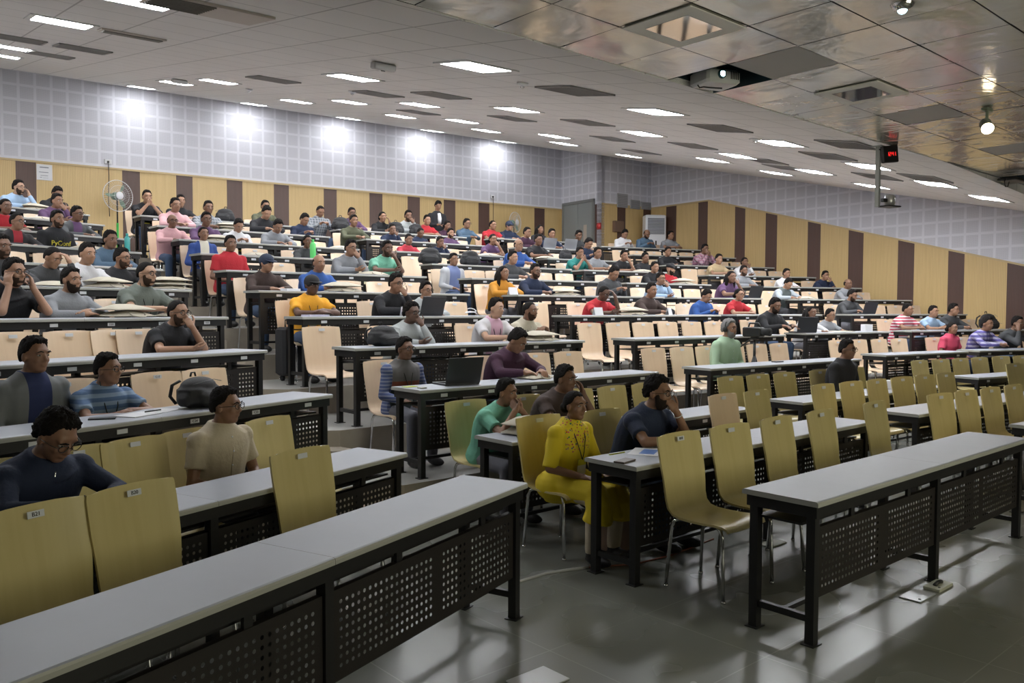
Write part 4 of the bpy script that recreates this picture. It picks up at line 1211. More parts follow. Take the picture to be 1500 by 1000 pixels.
# ------------------------------------------------------------------ who sits where: block, row, head column, head line, pose, clothes, hair, flags, clothes in words
# flags: b beard, g glasses, f woman, l lanyard, y yellow badge
PEOPLE = [
('C',1,845,606,'lap','kurta','bun','fly','bright yellow embroidered kurta'),
('C',1,966,576,'chin','navy','bushy','bg','dark navy shirt with rolled sleeves'),
('C',2,745,576,'clasp','mint','short','','mint green polo shirt'),
('C',2,829,556,'cheek','brown','short','','dark brown T-shirt'),
('C',3,594,512,'lap','vest','short','gy','grey and rust vest over striped sleeves'),
('C',3,757,500,'write','maroon','short','','dark maroon hooded sweatshirt'),
('C',4,604,459,'chin','ltgrey','curly','g','light grey jacket'),
('C',4,727,452,'fore','pinkwhite','short','l','white and pink T-shirt'),
('C',4,777,456,'clasplow','cream','crop','bl','cream shirt'),
('C',5,458,418,'cross','yellow','cap','gly','bright yellow T-shirt and black cap'),
('C',5,580,416,'chin','black','short','g','black jacket'),
('C',5,625,426,'cross','ltgrey','short','g','pale grey jacket'),
('C',6,392,386,'fore','brown','capn','','brown shirt and navy cap'),
('C',6,468,386,'fore','blue','bald','','bright blue jacket'),
('C',7,339,358,'lap','red','short','','plain red polo shirt'),
('C',7,514,364,'chin','grey','short','g','grey checked shirt'),
('C',7,567,365,'chin','mint','short','b','pale mint T-shirt'),
('C',8,300,343,'lap','bluecream','bun','f','blue shawl and cream scarf'),
('C',8,452,354,'fore','dkgrey','bun','f','dark grey hooded top'),
('R',9,600,354,'cross','redgrey','short','','red and grey top'),
('R',9,646,358,'chin','navy','short','','navy top'),
('C',9,255,324,'fore','pink','bald','g','plain pink shirt'),
('C',9,304,322,'fore','purple','short','g','dark purple shirt'),
('C',9,351,331,'down','white','short','y','white shirt'),
('C',9,408,332,'write','grey','short','','grey jacket'),
('R',10,576,336,'chin','navy','short','','navy blue shirt'),
('R',10,617,344,'down','navy','crop','','navy polo shirt'),
('C',10,259,301,'fore','pink','short','','pale pink shirt'),
('C',10,307,305,'fore','plaid','short','','grey plaid shirt'),
('C',10,391,312,'write','black','short','','black shirt'),
('C',10,447,322,'down','navy','short','','navy top'),
('R',10,519,324,'fore','olive','short','','olive top'),
('C',11,218,289,'clasp','black','short','y','black T-shirt'),
('C',11,267,295,'fore','black','short','','plain black T-shirt'),
('C',11,390,303,'fore','olive','short','','dark olive top'),
('R',11,470,310,'down','plaid','crop','','checked grey shirt'),
('R',11,516,313,'fore','purple','short','g','purple shirt'),
('R',11,561,318,'cheek','black','bun','f','black jacket'),
('R',11,598,317,'chin','ltgrey','short','b','light grey shirt'),
('R',11,626,323,'fore','red','short','','red top'),
('R',11,656,331,'fore','maroon','short','','maroon shirt'),
('R',11,684,328,'fore','denim','short','g','denim blue shirt'),
('Q',11,722,330,'fore','red','crop','','bright red polo shirt'),
('Q',11,746,331,'fore','navy','capn','','navy shirt'),
('R',10,661,342,'fore','purple','short','b','purple checked shirt'),
('R',9,722,351,'chin','purple','bun','f','purple kurta'),
('Q',10,772,341,'fore','maroon','short','','maroon and white top'),
('Q',11,791,336,'fore','black','long','f','black and white top'),
('Q',10,808,343,'fore','navy','short','','navy shirt'),
('R',9,788,352,'fore','black','short','y','black T-shirt with yellow badge'),
('Q',10,847,345,'type','dkgrey','short','','dark plaid shirt'),
('Q',9,861,357,'down','navy','short','','dark navy shirt'),
('R',8,759,358,'fore','blue','bald','g','blue shirt'),
('R',7,751,378,'fore','dkgrey','short','','dark grey V-neck top'),
('R',7,665,381,'lap','greyblue','short','','grey and blue baseball top'),
('R',6,738,400,'cross','mustard','long','f','mustard yellow top'),
('R',6,784,398,'fore','navy','short','bg','navy sweater'),
('Q',8,849,371,'clasp','teal','short','','teal T-shirt'),
('Q',8,875,371,'fore','grey','short','','grey T-shirt'),
('R',5,885,430,'brow','red','crop','g','bright red polo shirt'),
('R',5,954,426,'fore','brown','short','','dark brown jacket over white shirt'),
('R',6,898,401,'down','dkgrey','short','','dark jacket over teal shirt'),
('R',6,968,409,'chin','ltblue','short','','pale blue shirt'),
('Q',7,959,392,'fore','black','short','','black shirt'),
('Q',7,983,395,'fore','red','turban','b','red T-shirt and black turban'),
('Q',8,914,375,'chin','black','short','y','black T-shirt'),
('Q',8,945,378,'fore','black','short','','black top'),
('S',11,914,343,'down','white','short','','white shirt'),
('S',11,946,343,'down','denim','bald','b','dark blue jacket over white'),
('S',11,981,345,'fore','grey','short','','grey T-shirt'),
('S',9,978,369,'fore','black','short','','black hooded jacket'),
('S',9,1031,365,'clasp','pinkplaid','short','','pink plaid shirt'),
('S',8,1052,380,'fore','khaki','short','','khaki shirt'),
('S',8,1090,384,'chin','white','bun','f','white patterned top'),
('S',7,1089,397,'fore','grey','short','b','pale grey shirt'),
('Q',6,1070,406,'chin','purple','long','fb','purple T-shirt under dark vest'),
('R',5,1035,434,'down','blue','short','','blue shirt'),
('Q',5,1083,432,'fore','red','bun','fg','coral red top'),
('Q',4,1134,444,'type','black','short','b','black jacket'),
('Q',4,1189,458,'fore','white','long','f','white top'),
('Q',4,1218,462,'fore','grey','short','g','grey T-shirt'),
('S',6,1154,416,'write','greyvest','short','','grey vest over blue sleeves'),
('S',7,1152,401,'fore','white','short','','white shirt'),
('S',7,1209,404,'chin','navy','short','','dark navy shirt'),
('S',6,1242,416,'fore','grey','bald','','grey shirt'),
('S',5,1248,433,'type','dkgrey','short','b','dark grey sweater'),
('S',4,1330,454,'fore','stripes','short','','red and white striped polo shirt'),
('S',4,1368,457,'cross','ltblue','short','','light blue T-shirt'),
('S',4,1397,454,'fore','dkgrey','short','','dark grey shirt'),
('S',3,1396,481,'lap','magenta','bun','f','magenta kurta'),
('S',3,1446,475,'fore','plaidblue','short','','blue and white plaid shirt'),
('S',3,1490,472,'cheeks','dkgrey','short','y','dark grey jacket'),
('R',3,1069,482,'lap','green','greyhair','b','pale green shirt and headphones'),
('R',2,1242,513,'lap','black','short','g','black jacket and earphones'),
('L',1,78,640,'write','navy','bushy','g','dark navy zipped sweatshirt'),
('L',1,330,596,'lap','beige','short','g','beige short-sleeved shirt'),
('L',2,50,522,'lap','greyjacket','short','','grey jacket over blue checked shirt'),
('L',2,160,548,'cross','bluestripe','short','gly','blue striped polo shirt'),
('L',3,262,459,'chin','black','crop','bg','black T-shirt with yellow print'),
('L',4,22,400,'cheeks','black','short','bg','black T-shirt'),
('L',4,106,411,'cross','grey','short','b','grey sweatshirt'),
('L',4,215,402,'fore','greygreen','crop','bgl','grey-green T-shirt with lanyard'),
('L',5,80,378,'brow','dkgrey','crop','','dark grey jacket'),
('L',5,130,373,'fore','white','short','','pale striped shirt'),
('L',5,181,379,'fore','black','short','bg','black T-shirt'),
('L',5,4,362,'fore','dkgrey','short','b','dark top at the frame edge'),
('L',6,164,352,'fore','denim','short','','dark blue denim shirt'),
('L',7,87,322,'lap','pytee','short','bl','black printed T-shirt with green lanyard'),
('L',7,29,325,'fore','redblack','crop','g','dark shirt with red collar'),
('L',8,116,314,'fore','greypurple','short','g','grey jacket over purple shirt'),
('L',8,12,303,'fore','red','bun','f','bright red top'),
('L',9,87,295,'chin','purple','short','','purple shirt'),
('L',10,31,275,'cheek','ltblue','short','bg','light blue shirt'),
('L',10,87,284,'down','black','short','','black T-shirt'),
]
PTXT = {'lap': 'sitting back', 'chin': 'hand on chin', 'clasp': 'hands clasped at mouth', 'cheek': 'cheek on hand', 'write': 'bent over writing', 'fore': 'forearms on desk', 'cross': 'arms crossed',
        'clasplow': 'hands joined', 'down': 'looking down', 'type': 'at a laptop', 'cheeks': 'face in both hands', 'brow': 'hand at forehead'}
SHORTB = {'L': 'leftmost block', 'C': 'second block', 'R': 'middle block', 'Q': 'fourth block', 'S': 'rightmost block'}
def on_row(b, k, x, D):
    """R coordinate (from the run's left end) of column x on the line D behind the row's front"""
    A, R, Dv = row_origin(b, k)
    P, t = on_line(A + Dv*D, R, x)
    return t, P
SKTONE = {745: 1, 829: 0, 604: 4, 458: 4, 777: 0, 845: 1, 885: 4, 727: 3, 106: 2, 22: 2, 215: 3, 262: 2, 625: 2, 31: 3, 130: 2, 567: 4, 330: 1, 160: 1, 78: 1, 50: 1, 966: 1, 1242: 0}
occ = {}
used = {}
rp = random.Random(11)
for p in PEOPLE:
    b, k, px, py, pose, shirt, hair, fl, desc = p
    A, R, D = row_origin(b, k); a = BLK[b][0]; po = POSES[pose]
    cd = min(.89, BLK[b][3]-.07-.215)
    hipD = .80 if pose != 'lap' else .86
    hipD = min(hipD, cd)
    hd = hipD - po['head'][0]
    t, P = on_row(b, k, px, hd)
    z = at_dist(px, py, P.y).z - floor_z(b, k)
    sc = min(1.06, max(.90, z/po['head'][1]))
    base = A + R*t + D*hipD; base.z = floor_z(b, k)
    near = P.y < 8.7
    fem = 'f' in fl
    desc2 = 'person in %s, %s, %s row, %s' % (desc, PTXT[pose], ORD[k], SHORTB[b])
    if desc2 in used: print('DUP LABEL', desc2)
    used[desc2] = 1
    skin = SKTONE.get(px, rp.choice([0, 1, 1, 2]))
    trs = rp.choice([M_JEANS, M_JEANS, M_DKTR, M_GRTR]) if px != 745 else M_GRTR
    yaw = 0.0 if near else rp.choice([0.0, 0.0, .22])
    if near: yaw = {330: .35, 78: .1, 966: .25, 757: .3, 845: .0, 160: .3, 50: .15, 745: .25}.get(px, .15)
    o = person(base, a+pi, pose, shirt, hair, sc, near, fem, ('T-shirt' in desc or 'polo' in desc or 'rolled' in desc or 'kurta' in desc) and 'jacket' not in desc, (2 if px in (106, 946, 1134, 983, 966, 1069) else 1) if ('b' in fl and not fem) else 0, 'g' in fl, yaw, (px % 4) if near else px % 2, skin, trs, 'l' in fl or 'y' in fl, desc2, None, 'y' in fl)
    occ.setdefault((b, k), []).append((t, hipD))
    if px == 87 and k == 7:
        # printed letters on the chest
        S = Matrix.Translation((0, po['sh'][0], po['sh'][1]))
        me = text_mesh('PyConf', .09, .002); me.materials.clear(); me.materials.append(mat('yellow_print', (.6, .52, .03), .6))
        tilt = math.atan2(po['sh'][0], po['sh'][1]-HIPZ)
        link('shirt_print', me, o, M=S @ Matrix.Translation((0, .118, -.13)) @ Matrix.Rotation(pi, 4, 'Z') @ Matrix.Rotation(pi/2+tilt*.3, 4, 'X'))
    if px == 1069:
        H = head_frame(po, yaw); mb = MB()
        mb.tube([H @ Vector((cos(q)*.094, 0, .02+sin(q)*.112)) for q in [pi*i/10 for i in range(11)]], .007, 6)
        for s in (-1, 1): mb.ell(H @ Vector((s*.092, 0, 0)), (.018, .034, .038), H.to_3x3(), 12, 8)
        hp_ = link('headphones', mb.mesh('headphones', [M_BLK], True), o)
    if px in (330, 777, 1069, 78):
        # button placket or zip following the chest
        th = .105*1.05 + .026; mb = MB(); L0 = Vector((0, 0, HIPZ)); S0 = Vector((0, po['sh'][0], po['sh'][1]+.01)); pts = []
        for q in range(8):
            t_ = .25 + .72*q/7; c = L0.lerp(S0, t_); pts.append(c + Vector((0, th*(1 if t_ < .75 else 1-(t_-.75)*1.1) - .012*sin(pi*t_), 0)))
        mb.tube(pts, .0055 if px != 78 else .004, 6); nm_ = 'placket' if px != 78 else 'zip'
        pk = link(nm_, mb.mesh(nm_, [M_CHROME if px == 78 else CLOTH[shirt]], True), o)
        if px != 78:
            for c in pts[1::2]:
                mb = MB(); mb.ell(c + Vector((0, .005, 0)), (.006, .003, .006), None, 10, 6); link('button', mb.mesh('button', [M_LABEL], True), pk)
    if px == 966:
        mb = MB(); w = Vector(po['R'][1]); e = Vector(po['R'][0]); d = (e-w).normalized(); c = w + d*.03
        x = d.orthogonal().normalized(); y = d.cross(x)
        mb.tube([c + (x*cos(q)+y*sin(q))*.031 for q in [2*pi*i/14 for i in range(15)]], .004, 6)
        link('bracelet', mb.mesh('bracelet', [mat('pale_band', (.6, .6, .55), .4)], True), o)
    if shirt == 'vest' or (shirt == 'black' and px == 262):
        if px == 262:
            mb = MB(); n = 20
            mb.add([(cos(2*pi*i/n)*.075, .0, sin(2*pi*i/n)*.085) for i in range(n)] + [(cos(2*pi*i/n)*.075, .006, sin(2*pi*i/n)*.085) for i in range(n)],
                   [tuple(range(n)), tuple(range(2*n-1, n-1, -1))] + [(i, (i+1) % n, n+(i+1) % n, n+i) for i in range(n)])
            link('shirt_print', mb.mesh('shirt_print', [mat('yellow_print', (.6, .52, .03), .6)]), o, loc=(.03, .205, .76), rot=(.35, 0, 0))

# standing man near the back
def stander():
    P = at_dist(640, 315, 19.6)
    k = 11; zf = HL[11]
    o = root('person', (P.x, P.y, zf), AW+pi, 'person standing in dark suit over white shirt behind the last row, looking down', 'person')
    POSES['stand'] = PZ((.0, 1.36), (.05, 1.56), ((.24, .02, 1.10), (.12, .22, 1.10), (-.4, .6, 0), .5), ((-.24, .02, 1.10), (-.12, .22, 1.12), (.4, .6, 0), .5), .5)
    global HIPZ
    old = HIPZ; HIPZ = .92
    po = POSES['stand']; H = head_frame(po, 0); mb = MB(); sh = Vector((0, 0, po['sh'][1]))
    torso(mb, (0, 0, HIPZ), sh + Vector((0, 0, .02)), 0)
    mb.tube([sh, H @ Vector((0, -.01, -.05))], [.056, .052], 12); headgeo(mb, H, False)
    for side in 'LR':
        s, S, el, wr, hd, cu = arm_pts(po, side, False); seg(mb, S, el, .05, .038); seg(mb, el, wr, .04, .026); hand(mb, wr, hd, (0, 0, 1), cu, -s)
    for s in (-1, 1): seg(mb, (s*.09, 0, .90), (s*.10, .02, .48), .08, .055); seg(mb, (s*.10, .02, .48), (s*.10, 0, .08), .055, .038); mb.ell((s*.10, .07, .04), (.04, .12, .035))
    b = link('body', remesh(mb, 'body', [SKINS[1]], .0125, 2), o)
    mb = MB(); torso(mb, (0, 0, HIPZ), sh + Vector((0, -.004, .012)), .018)
    for side in 'LR':
        s, S, el, wr, hd, cu = arm_pts(po, side, False); seg(mb, S, el, .068, .056); seg(mb, el, el.lerp(wr, .9), .056, .042)
    mb.tube([(0, 0, .95), (0, 0, .78)], [.17, .185], 16)
    link('jacket', remesh(mb, 'jacket', [CLOTH['black']], .0135, 3), o)
    mb = MB()
    for s in (-1, 1): seg(mb, (s*.085, 0, .90), (s*.10, .02, .48), .10, .075); seg(mb, (s*.10, .02, .48), (s*.10, 0, .09), .075, .065)
    link('trousers', remesh(mb, 'trousers', [M_DKTR], .0135, 2), o)
    mb = MB(); mb.tube([(0, .135, 1.14), (0, .125, 1.25), (0, .095, 1.38)], [.035, .05, .04], 12); link('shirt', mb.mesh('shirt', [CLOTH['white']], True), o)
    link('hair', get_hair('short', 0), o, M=H)
    HIPZ = old
stander()

# ------------------------------------------------------------------ chairs
EXPL = {('L', 0): [50, 194, 440], ('L', 1): [112, 196, 395], ('L', 2): [229, 300], ('L', 3): [20, 102, 168], ('C', 0): [1000, 1073, 1143, 1208, 1287], ('C', 1): [1062, 1112]}
CTXT = {('L', 0, 50): 'B21', ('L', 0, 194): 'B20', ('C', 0, 1000): 'B18', ('L', 2, 229): 'C17'}
ROWC = dict(ROWS)
nch = 0
for b in ROWC:
    a = BLK[b][0]; W = BLK[b][4]
    for k in ROWC[b]:
        cd = min(.89, BLK[b][3]-.07-.215)
        A, R, D = row_origin(b, k); lst = []
        ps = occ.get((b, k), [])
        for t, hD in ps: lst.append((t, min(hD+.03, cd+.02), 1, None))
        if (b, k) in EXPL:
            for x in EXPL[(b, k)]:
                t, P = on_row(b, k, x, cd+.24)
                lst.append((t, cd, 0, CTXT.get((b, k, x))))
        else:
            n = 6 if W > 3 else 4
            for i in range(n):
                t = (i+.5)*W/n
                if any(abs(t-q[0]) < .44 for q in ps): continue
                lst.append((t, cd, 0, None))
        lst.sort(key=lambda q: q[0])
        vis = []
        for t, d, oc, tx in lst:
            P = A + R*t + D*d
            xx = 750 + F_PX*P.x/P.y
            if -60 < xx < 1570: vis.append((t, d, oc, tx))
        gold = (k <= 2 and b != 'L') or (b == 'L' and k <= 1)
        for i, (t, d, oc, tx) in enumerate(vis):
            P = A + R*t + D*d; P.z = floor_z(b, k)
            jit = 0 if oc else rp.uniform(-.05, .05)
            gold_ = gold and not (b == 'C' and k == 1 and i == len(vis)-2)
            o = make_chair(P, a+pi+jit, 'gold' if gold_ else 'pale', tx)
            n_ = len(vis)
            o['label'] = '%s plywood chair%s, %s from left, %s row, %s' % ('golden' if gold_ else 'pale', ' with a sitter' if oc else '', ORD[i], ORD[k], SHORTB[b])
            o['group'] = 'plywood chairs behind the desks'
            nch += 1
print('chairs', nch)
# ------------------------------------------------------------------ things on and around the desks
M_CANVAS = mat('beige_canvas', (.50, .46, .37), .9, bump=.3, bscale=300, var=.08)
M_BAG = mat('black_nylon', (.016, .016, .018), .7, bump=.3, bscale=200)
M_PAPER = mat('white_paper', (.68, .68, .70), .7)
M_LAP = mat('laptop_shell', (.03, .031, .035), .4); M_SILV = mat('laptop_silver', (.42, .43, .45), .35, .6)
M_SCR = mat('screen_dark', (.02, .025, .03), .15)
def soft(mb, name, m, it=2):
    me = mb.mesh(name, [m], True); o = bpy.data.objects.new('t', me); COL.objects.link(o)
    s = o.modifiers.new('s', 'SUBSURF'); s.levels = it
    dg = bpy.context.evaluated_depsgraph_get(); r = bpy.data.meshes.new_from_object(o.evaluated_get(dg)); bpy.data.objects.remove(o)
    r.polygons.foreach_set('use_smooth', [True]*len(r.polygons)); return r
def tote_mesh(seed, thick=.05, layers=1):
    rr = random.Random(seed); mb = MB()
    for l in range(layers):
        nx, ny = 8, 6; vs = []; z0 = l*thick*.9
        for s in (0, 1):
            for j in range(ny+1):
                for i in range(nx+1):
                    u, v = -1+2*i/nx, -1+2*j/ny
                    e = (1-abs(u)**3)*(1-abs(v)**3)
                    z = z0 + (thick*.12 if not s else thick*(.25+.75*e) + rr.uniform(-.006, .008)*e)
                    vs.append((u*.20 + rr.uniform(-.006, .006), v*.15 + rr.uniform(-.006, .006), z))
        n = (nx+1)*(ny+1); fs = []
        for j in range(ny):
            for i in range(nx):
                q = j*(nx+1)+i; fs.append((q, q+nx+1, q+nx+2, q+1)); fs.append((n+q, n+q+1, n+q+nx+2, n+q+nx+1))
        for i in range(nx):
            fs.append((i, i+1, n+i+1, n+i)); q = ny*(nx+1)+i; fs.append((q+1, q, n+q, n+q+1))
        for j in range(ny):
            q = j*(nx+1); fs.append((q+nx+1, q, n+q, n+q+nx+1)); q += nx; fs.append((q, q+nx+1, n+q+nx+1, n+q))
        mb.add(vs, fs)
    return soft(mb, 'bag_body', M_CANVAS, 1)
TOTES = [tote_mesh(1, .05), tote_mesh(2, .05, 2), tote_mesh(3, .045, 3)]
mb = MB(); mb.tube([(-.07, -.14, .03), (-.06, -.17, .012), (-.02, -.20, .006), (.03, -.195, .006), (.07, -.165, .012), (.07, -.14, .03)], .007, 5)
ME_STRAP = mb.mesh('bag_handle', [M_CANVAS], True)
def backpack_mesh():
    mb = MB()
    mb.bbox(-.17, -.09, .0, .17, .10, .22, .05); mb.ell((0, .01, .19), (.155, .10, .085), None, 18, 10)
    mb.bbox(-.125, -.15, .01, .125, -.06, .15, .035); mb.bbox(-.20, -.05, .02, -.14, .06, .13, .03); mb.bbox(.14, -.05, .02, .20, .06, .13, .03)
    rr = random.Random(4)
    for i in range(8): mb.ell((rr.uniform(-.13, .13), rr.uniform(-.1, .05), rr.uniform(.04, .22)), (.05, .04, .03), None, 10, 6)
    return remesh(mb, 'pack_body', [M_BAG], .012, 3)
ME_PACK = backpack_mesh()
mb = MB()
for s in (-1, 1): mb.tube([(s*.07, .10, .24), (s*.09, .15, .20), (s*.10, .16, .10), (s*.09, .12, .03)], .012, 6)
mb.tube([(-.03, .05, .275), (-.02, .05, .31), (.02, .05, .31), (.03, .05, .275)], .007, 6)
ME_PSTR = mb.mesh('straps', [M_BAG], True)
mb = MB(); mb.tube([(-.13, -.165, .10), (0, -.178, .12), (.13, -.165, .10)], .003, 4); mb.tube([(-.17, -.06, .22), (0, -.11, .255), (.17, -.06, .22)], .003, 4)
ME_PZIP = mb.mesh('zip', [mat('zip_grey', (.08, .08, .08), .4)], True)
used_l = {}
def lab(s):
    if s in used_l: print('DUP', s)
    used_l[s] = 1
    return s
def desk_pt(b, k, x, D=.25):
    t, P = on_row(b, k, x, D); z = floor_z(b, k) + .7505
    return Vector((P.x, P.y, z))
def tote(b, k, x, kind=0, D=.27, rz=0, lb=None, sc=1.0, hz=1.0):
    P = desk_pt(b, k, x, D); o = root('tote_bag', P, BLK[b][0]+rz, lab(lb or 'folded beige canvas tote bag on desk, %s row, %s' % (ORD[k], SHORTB[b])), 'bag', 'beige canvas tote bags')
    o.scale = (sc, sc, sc*hz)
    o.scale = (o.scale[0]*1.12, o.scale[1]*1.0, o.scale[2]*(1.25 if kind == 1 else 1.2)) if hz == 1 else o.scale
    link('bag_body', TOTES[kind], o); link('bag_handle', ME_STRAP, o)
def pack(P, rz, lb, sc=1.0, lay=False):
    o = root('backpack', P, rz, lab(lb), 'backpack', 'black backpacks'); o.scale = (sc,)*3 if not lay else (1.0, 1.0, .75)
    link('pack_body', ME_PACK, o); link('straps', ME_PSTR, o); link('zip', ME_PZIP, o)
tote('L', 4, 184, 1, .27, .1, 'crumpled beige tote bag on desk before the grey-green T-shirt', 1.05)
tote('L', 5, 249, 2, .27, 0, 'stack of folded beige tote bags at right desk end, sixth row, leftmost block')
tote('L', 5, 158, 1, .27, .1, 'loose beige tote bag between two sitters, sixth row, leftmost block')
tote('L', 5, 80, 0, .26, .3, 'flat beige tote bag beside hand-on-forehead sitter, leftmost block')
tote('L', 10, 55, 1, .27); tote('L', 9, 64, 0, .27); tote('L', 7, 130, 0, .27)
tote('C', 2, 775, 1, .24, .15, 'folded beige tote bag beside the mint green polo sitter', .95, 1.5)
tote('C', 3, 785, 0, .26, .2, 'flat beige tote bag under writing hands of the maroon sweatshirt sitter', .8)
tote('C', 4, 790, 1, .25, 0, 'beige tote bag before the cream shirt sitter')
tote('C', 6, 500, 1, .27, 0, 'plump beige tote bag beside the bright blue jacket', 1.1); tote('C', 7, 545, 0, .26)
tote('C', 8, 377, 0, .27); tote('C', 10, 338, 2, .27); tote('C', 9, 320, 1, .27); tote('R', 6, 828, 1, .27, .1); tote('R', 5, 925, 1, .27, 0, 'crumpled beige tote bag between the red polo and brown jacket sitters')
tote('R', 9, 715, 0, .26); tote('Q', 7, 1000, 1, .27); tote('Q', 9, 800, 0, .27); tote('C', 9, 500, 0, .27, 0, 'flat beige tote bag at the right desk end, tenth row, second block'); tote('L', 4, 255, 0, .27, .2, 'flat beige tote bag at right desk end, fifth row, leftmost block', .8)
tote('Q', 8, 940, 0, .3); tote('S', 6, 1180, 0, .25)
pack(desk_pt('L', 2, 291, .24), BLK['L'][0]+.3, 'bulky black backpack lying on the desk behind the beige shirt', 1.0, True)
pack(desk_pt('C', 4, 562, .25), BLK['C'][0]+.2, 'black backpack on desk in front of the light grey jacket', .95, True)
pack(desk_pt('C', 11, 331, .25), 0, 'black backpack on last row desk, second block', .95)
pack(desk_pt('R', 11, 500, .25), .4, 'leftmost black backpack on last row desk, middle block', 1.0)
pack(desk_pt('R', 11, 580, .25), .2, 'middle black backpack on last row desk, middle block', .95)
pack(desk_pt('R', 11, 610, .22), .8, 'rightmost black backpack on last row desk, middle block', .9)
pack(desk_pt('R', 8, 630, .25), .2, 'left black backpack on desk, ninth row, middle block', 1.05)
pack(desk_pt('R', 8, 689, .25), .5, 'right black backpack on desk, ninth row, middle block', 1.0)
pack(desk_pt('Q', 9, 828, .25), .5, 'dark backpack on desk, tenth row, fourth block', .8)
pack(desk_pt('S', 4, 1448, .25), .5, 'black backpack on desk behind the plaid blue shirt', 1.1)
t, P = on_row('L', 1, 128, .80); P.z = .46; pack(P, 1.6, 'black bag slumped on the seat beside the beige shirt sitter', .8)
P = at_z(335, 485, floor_z('C', 6)); pack(Vector((P.x, P.y, floor_z('C', 6))), .6, 'black backpack on the aisle floor by the red polo row', .9) if False else None
t, P = on_row('L', 6, 186, .75); 
# trolley suitcase in the aisle
A, R, D = row_origin('C', 6); P = A - R*.0 + R*.34 + D*.25; P.z = floor_z('C', 6)
o = root('trolley_suitcase', P - D*.42 + Vector((0, 0, 0)), BLK['C'][0], 'tall black trolley suitcase standing at desk end, seventh row', 'suitcase')
o.location.z = floor_z('C', 5); 
o.location = (A + R*.30 - D*.30).to_tuple()[:2] + (floor_z('C', 5),)
mb = MB(); mb.bbox(-.20, -.12, .06, .20, .12, .62, .03); link('case_body', mb.mesh('case_body', [M_BAG]), o)
for s in (-1, 1):
    mb = MB(); mb.tube([(s*.14, .0, .035), (s*.14+.03*s, .0, .035)], .035, 14); link('wheel', mb.mesh('wheel', [M_RUB], True), o)
mb = MB(); mb.tube([(-.08, .08, .62), (-.08, .08, .70), (.08, .08, .70), (.08, .08, .62)], .01, 6); link('pull_handle', mb.mesh('pull_handle', [M_BLK], True), o)
# aisle backpack
A, R, D = row_origin('L', 5); P = A + R*3.32 + D*.35; P.z = floor_z('L', 5)
pack(P, 1.0, 'black backpack on the aisle floor at the sixth row of the leftmost block', 1.0)
A, R, D = row_origin('L', 9); P = A + R*3.4 + D*.3; P.z = floor_z('L', 9)
pack(P, .4, 'black backpack below the pedestal fan at the left aisle', 1.1)

def laptop(P, rz, lb, shell, open_=1.9, sc=1.0):
    """hinge at local +y side away from the user who sits at +y? user faces -y"""
    o = root('laptop', P, rz, lab(lb), 'laptop'); o.scale = (sc,)*3
    mb = MB(); mb.bbox(-.17, -.11, 0, .17, .12, .018, .004); link('base', mb.mesh('base', [shell]), o)
    mb = MB(); mb.box(-.15, -.06, .018, .15, .05, .0195); link('keyboard', mb.mesh('keyboard', [M_SCR]), o)
    M = Matrix.Translation((0, -.11, .016)) @ Matrix.Rotation(pi-open_, 4, 'X') 
    mb = MB(); mb.bbox(-.17, -.0, 0, .17, .23, .008, .003)
    l = link('lid', mb.mesh('lid', [shell]), o, M=Matrix.Translation((0, -.11, .016)) @ Matrix.Rotation(open_, 4, 'X'))
    mb = MB(); mb.box(-.155, .02, -.0015, .155, .215, -.0002); link('screen', mb.mesh('screen', [M_SCR]), l)
    return o
laptop(desk_pt('C', 3, 668, .26), BLK['C'][0]-.12, 'open black laptop on desk beside the grey vest sitter', M_LAP, 1.85, 1.05)
laptop(desk_pt('C', 5, 624, .22), BLK['C'][0], 'open dark laptop with stickers before the pale grey jacket', M_LAP)
laptop(desk_pt('Q', 10, 800, .2), BLK['Q'][0], 'open grey laptop on desk, eleventh row, fourth block', M_SILV)
laptop(desk_pt('Q', 10, 830, .2), BLK['Q'][0], 'open silver laptop before the dark plaid shirt', M_SILV)
laptop(desk_pt('Q', 6, 1098, .2), BLK['Q'][0], 'open black laptop beside the purple T-shirt', M_LAP)
laptop(desk_pt('Q', 4, 1176, .22), BLK['Q'][0]-.3, 'open black laptop before the black jacket, fifth row', M_LAP, 1.75, 1.05)
laptop(desk_pt('S', 5, 1266, .22), BLK['S'][0], 'open dark laptop before the dark grey sweater', M_LAP)
t, P = on_row('C', 3, 612, .0)
def flat(name, P, rz, w, h, th, m, lb, cat, group=None):
    mb = MB(); mb.bbox(-w/2, -h/2, 0, w/2, h/2, th, min(.0015, th*.3)); o = link(name, mb.mesh(name, [m]), loc=P, rot=(0, 0, rz)); tag(o, lab(lb), cat, group); return o
def card(P, rz, lb, w=.16, h=.11):
    mb = MB(); mb.add([(-w/2, -.03, 0), (w/2, -.03, 0), (w/2, 0, h), (-w/2, 0, h), (w/2, .03, 0), (-w/2, .03, 0)], [(0, 1, 2, 3), (3, 2, 4, 5)])
    o = link('name_card', mb.mesh('name_card', [M_PAPER]), loc=P, rot=(0, 0, rz)); tag(o, lab(lb), 'card', 'folded white cards'); return o
aC_ = BLK['C'][0]; aL_ = BLK['L'][0]; aR_ = BLK['R'][0]
flat('phone', desk_pt('L', 2, 147, .22), aL_+.9, .075, .15, .009, M_LAP, 'black phone lying on the desk before the blue striped polo', 'phone')
flat('notebook', desk_pt('L', 2, 200, .20), aL_+.2, .24, .17, .006, M_PAPER, 'open white notebook on desk before the blue striped polo', 'paper')
flat('sheet_of_paper', desk_pt('L', 2, 236, .26), aL_+.4, .2, .15, .002, M_PAPER, 'white sheet beside the notebook near the black backpack', 'paper')
flat('pen', desk_pt('L', 2, 222, .24)+Vector((0, 0, .006)), aL_+.1, .13, .008, .008, M_BLK, 'dark pen lying across the white notebook', 'pen')
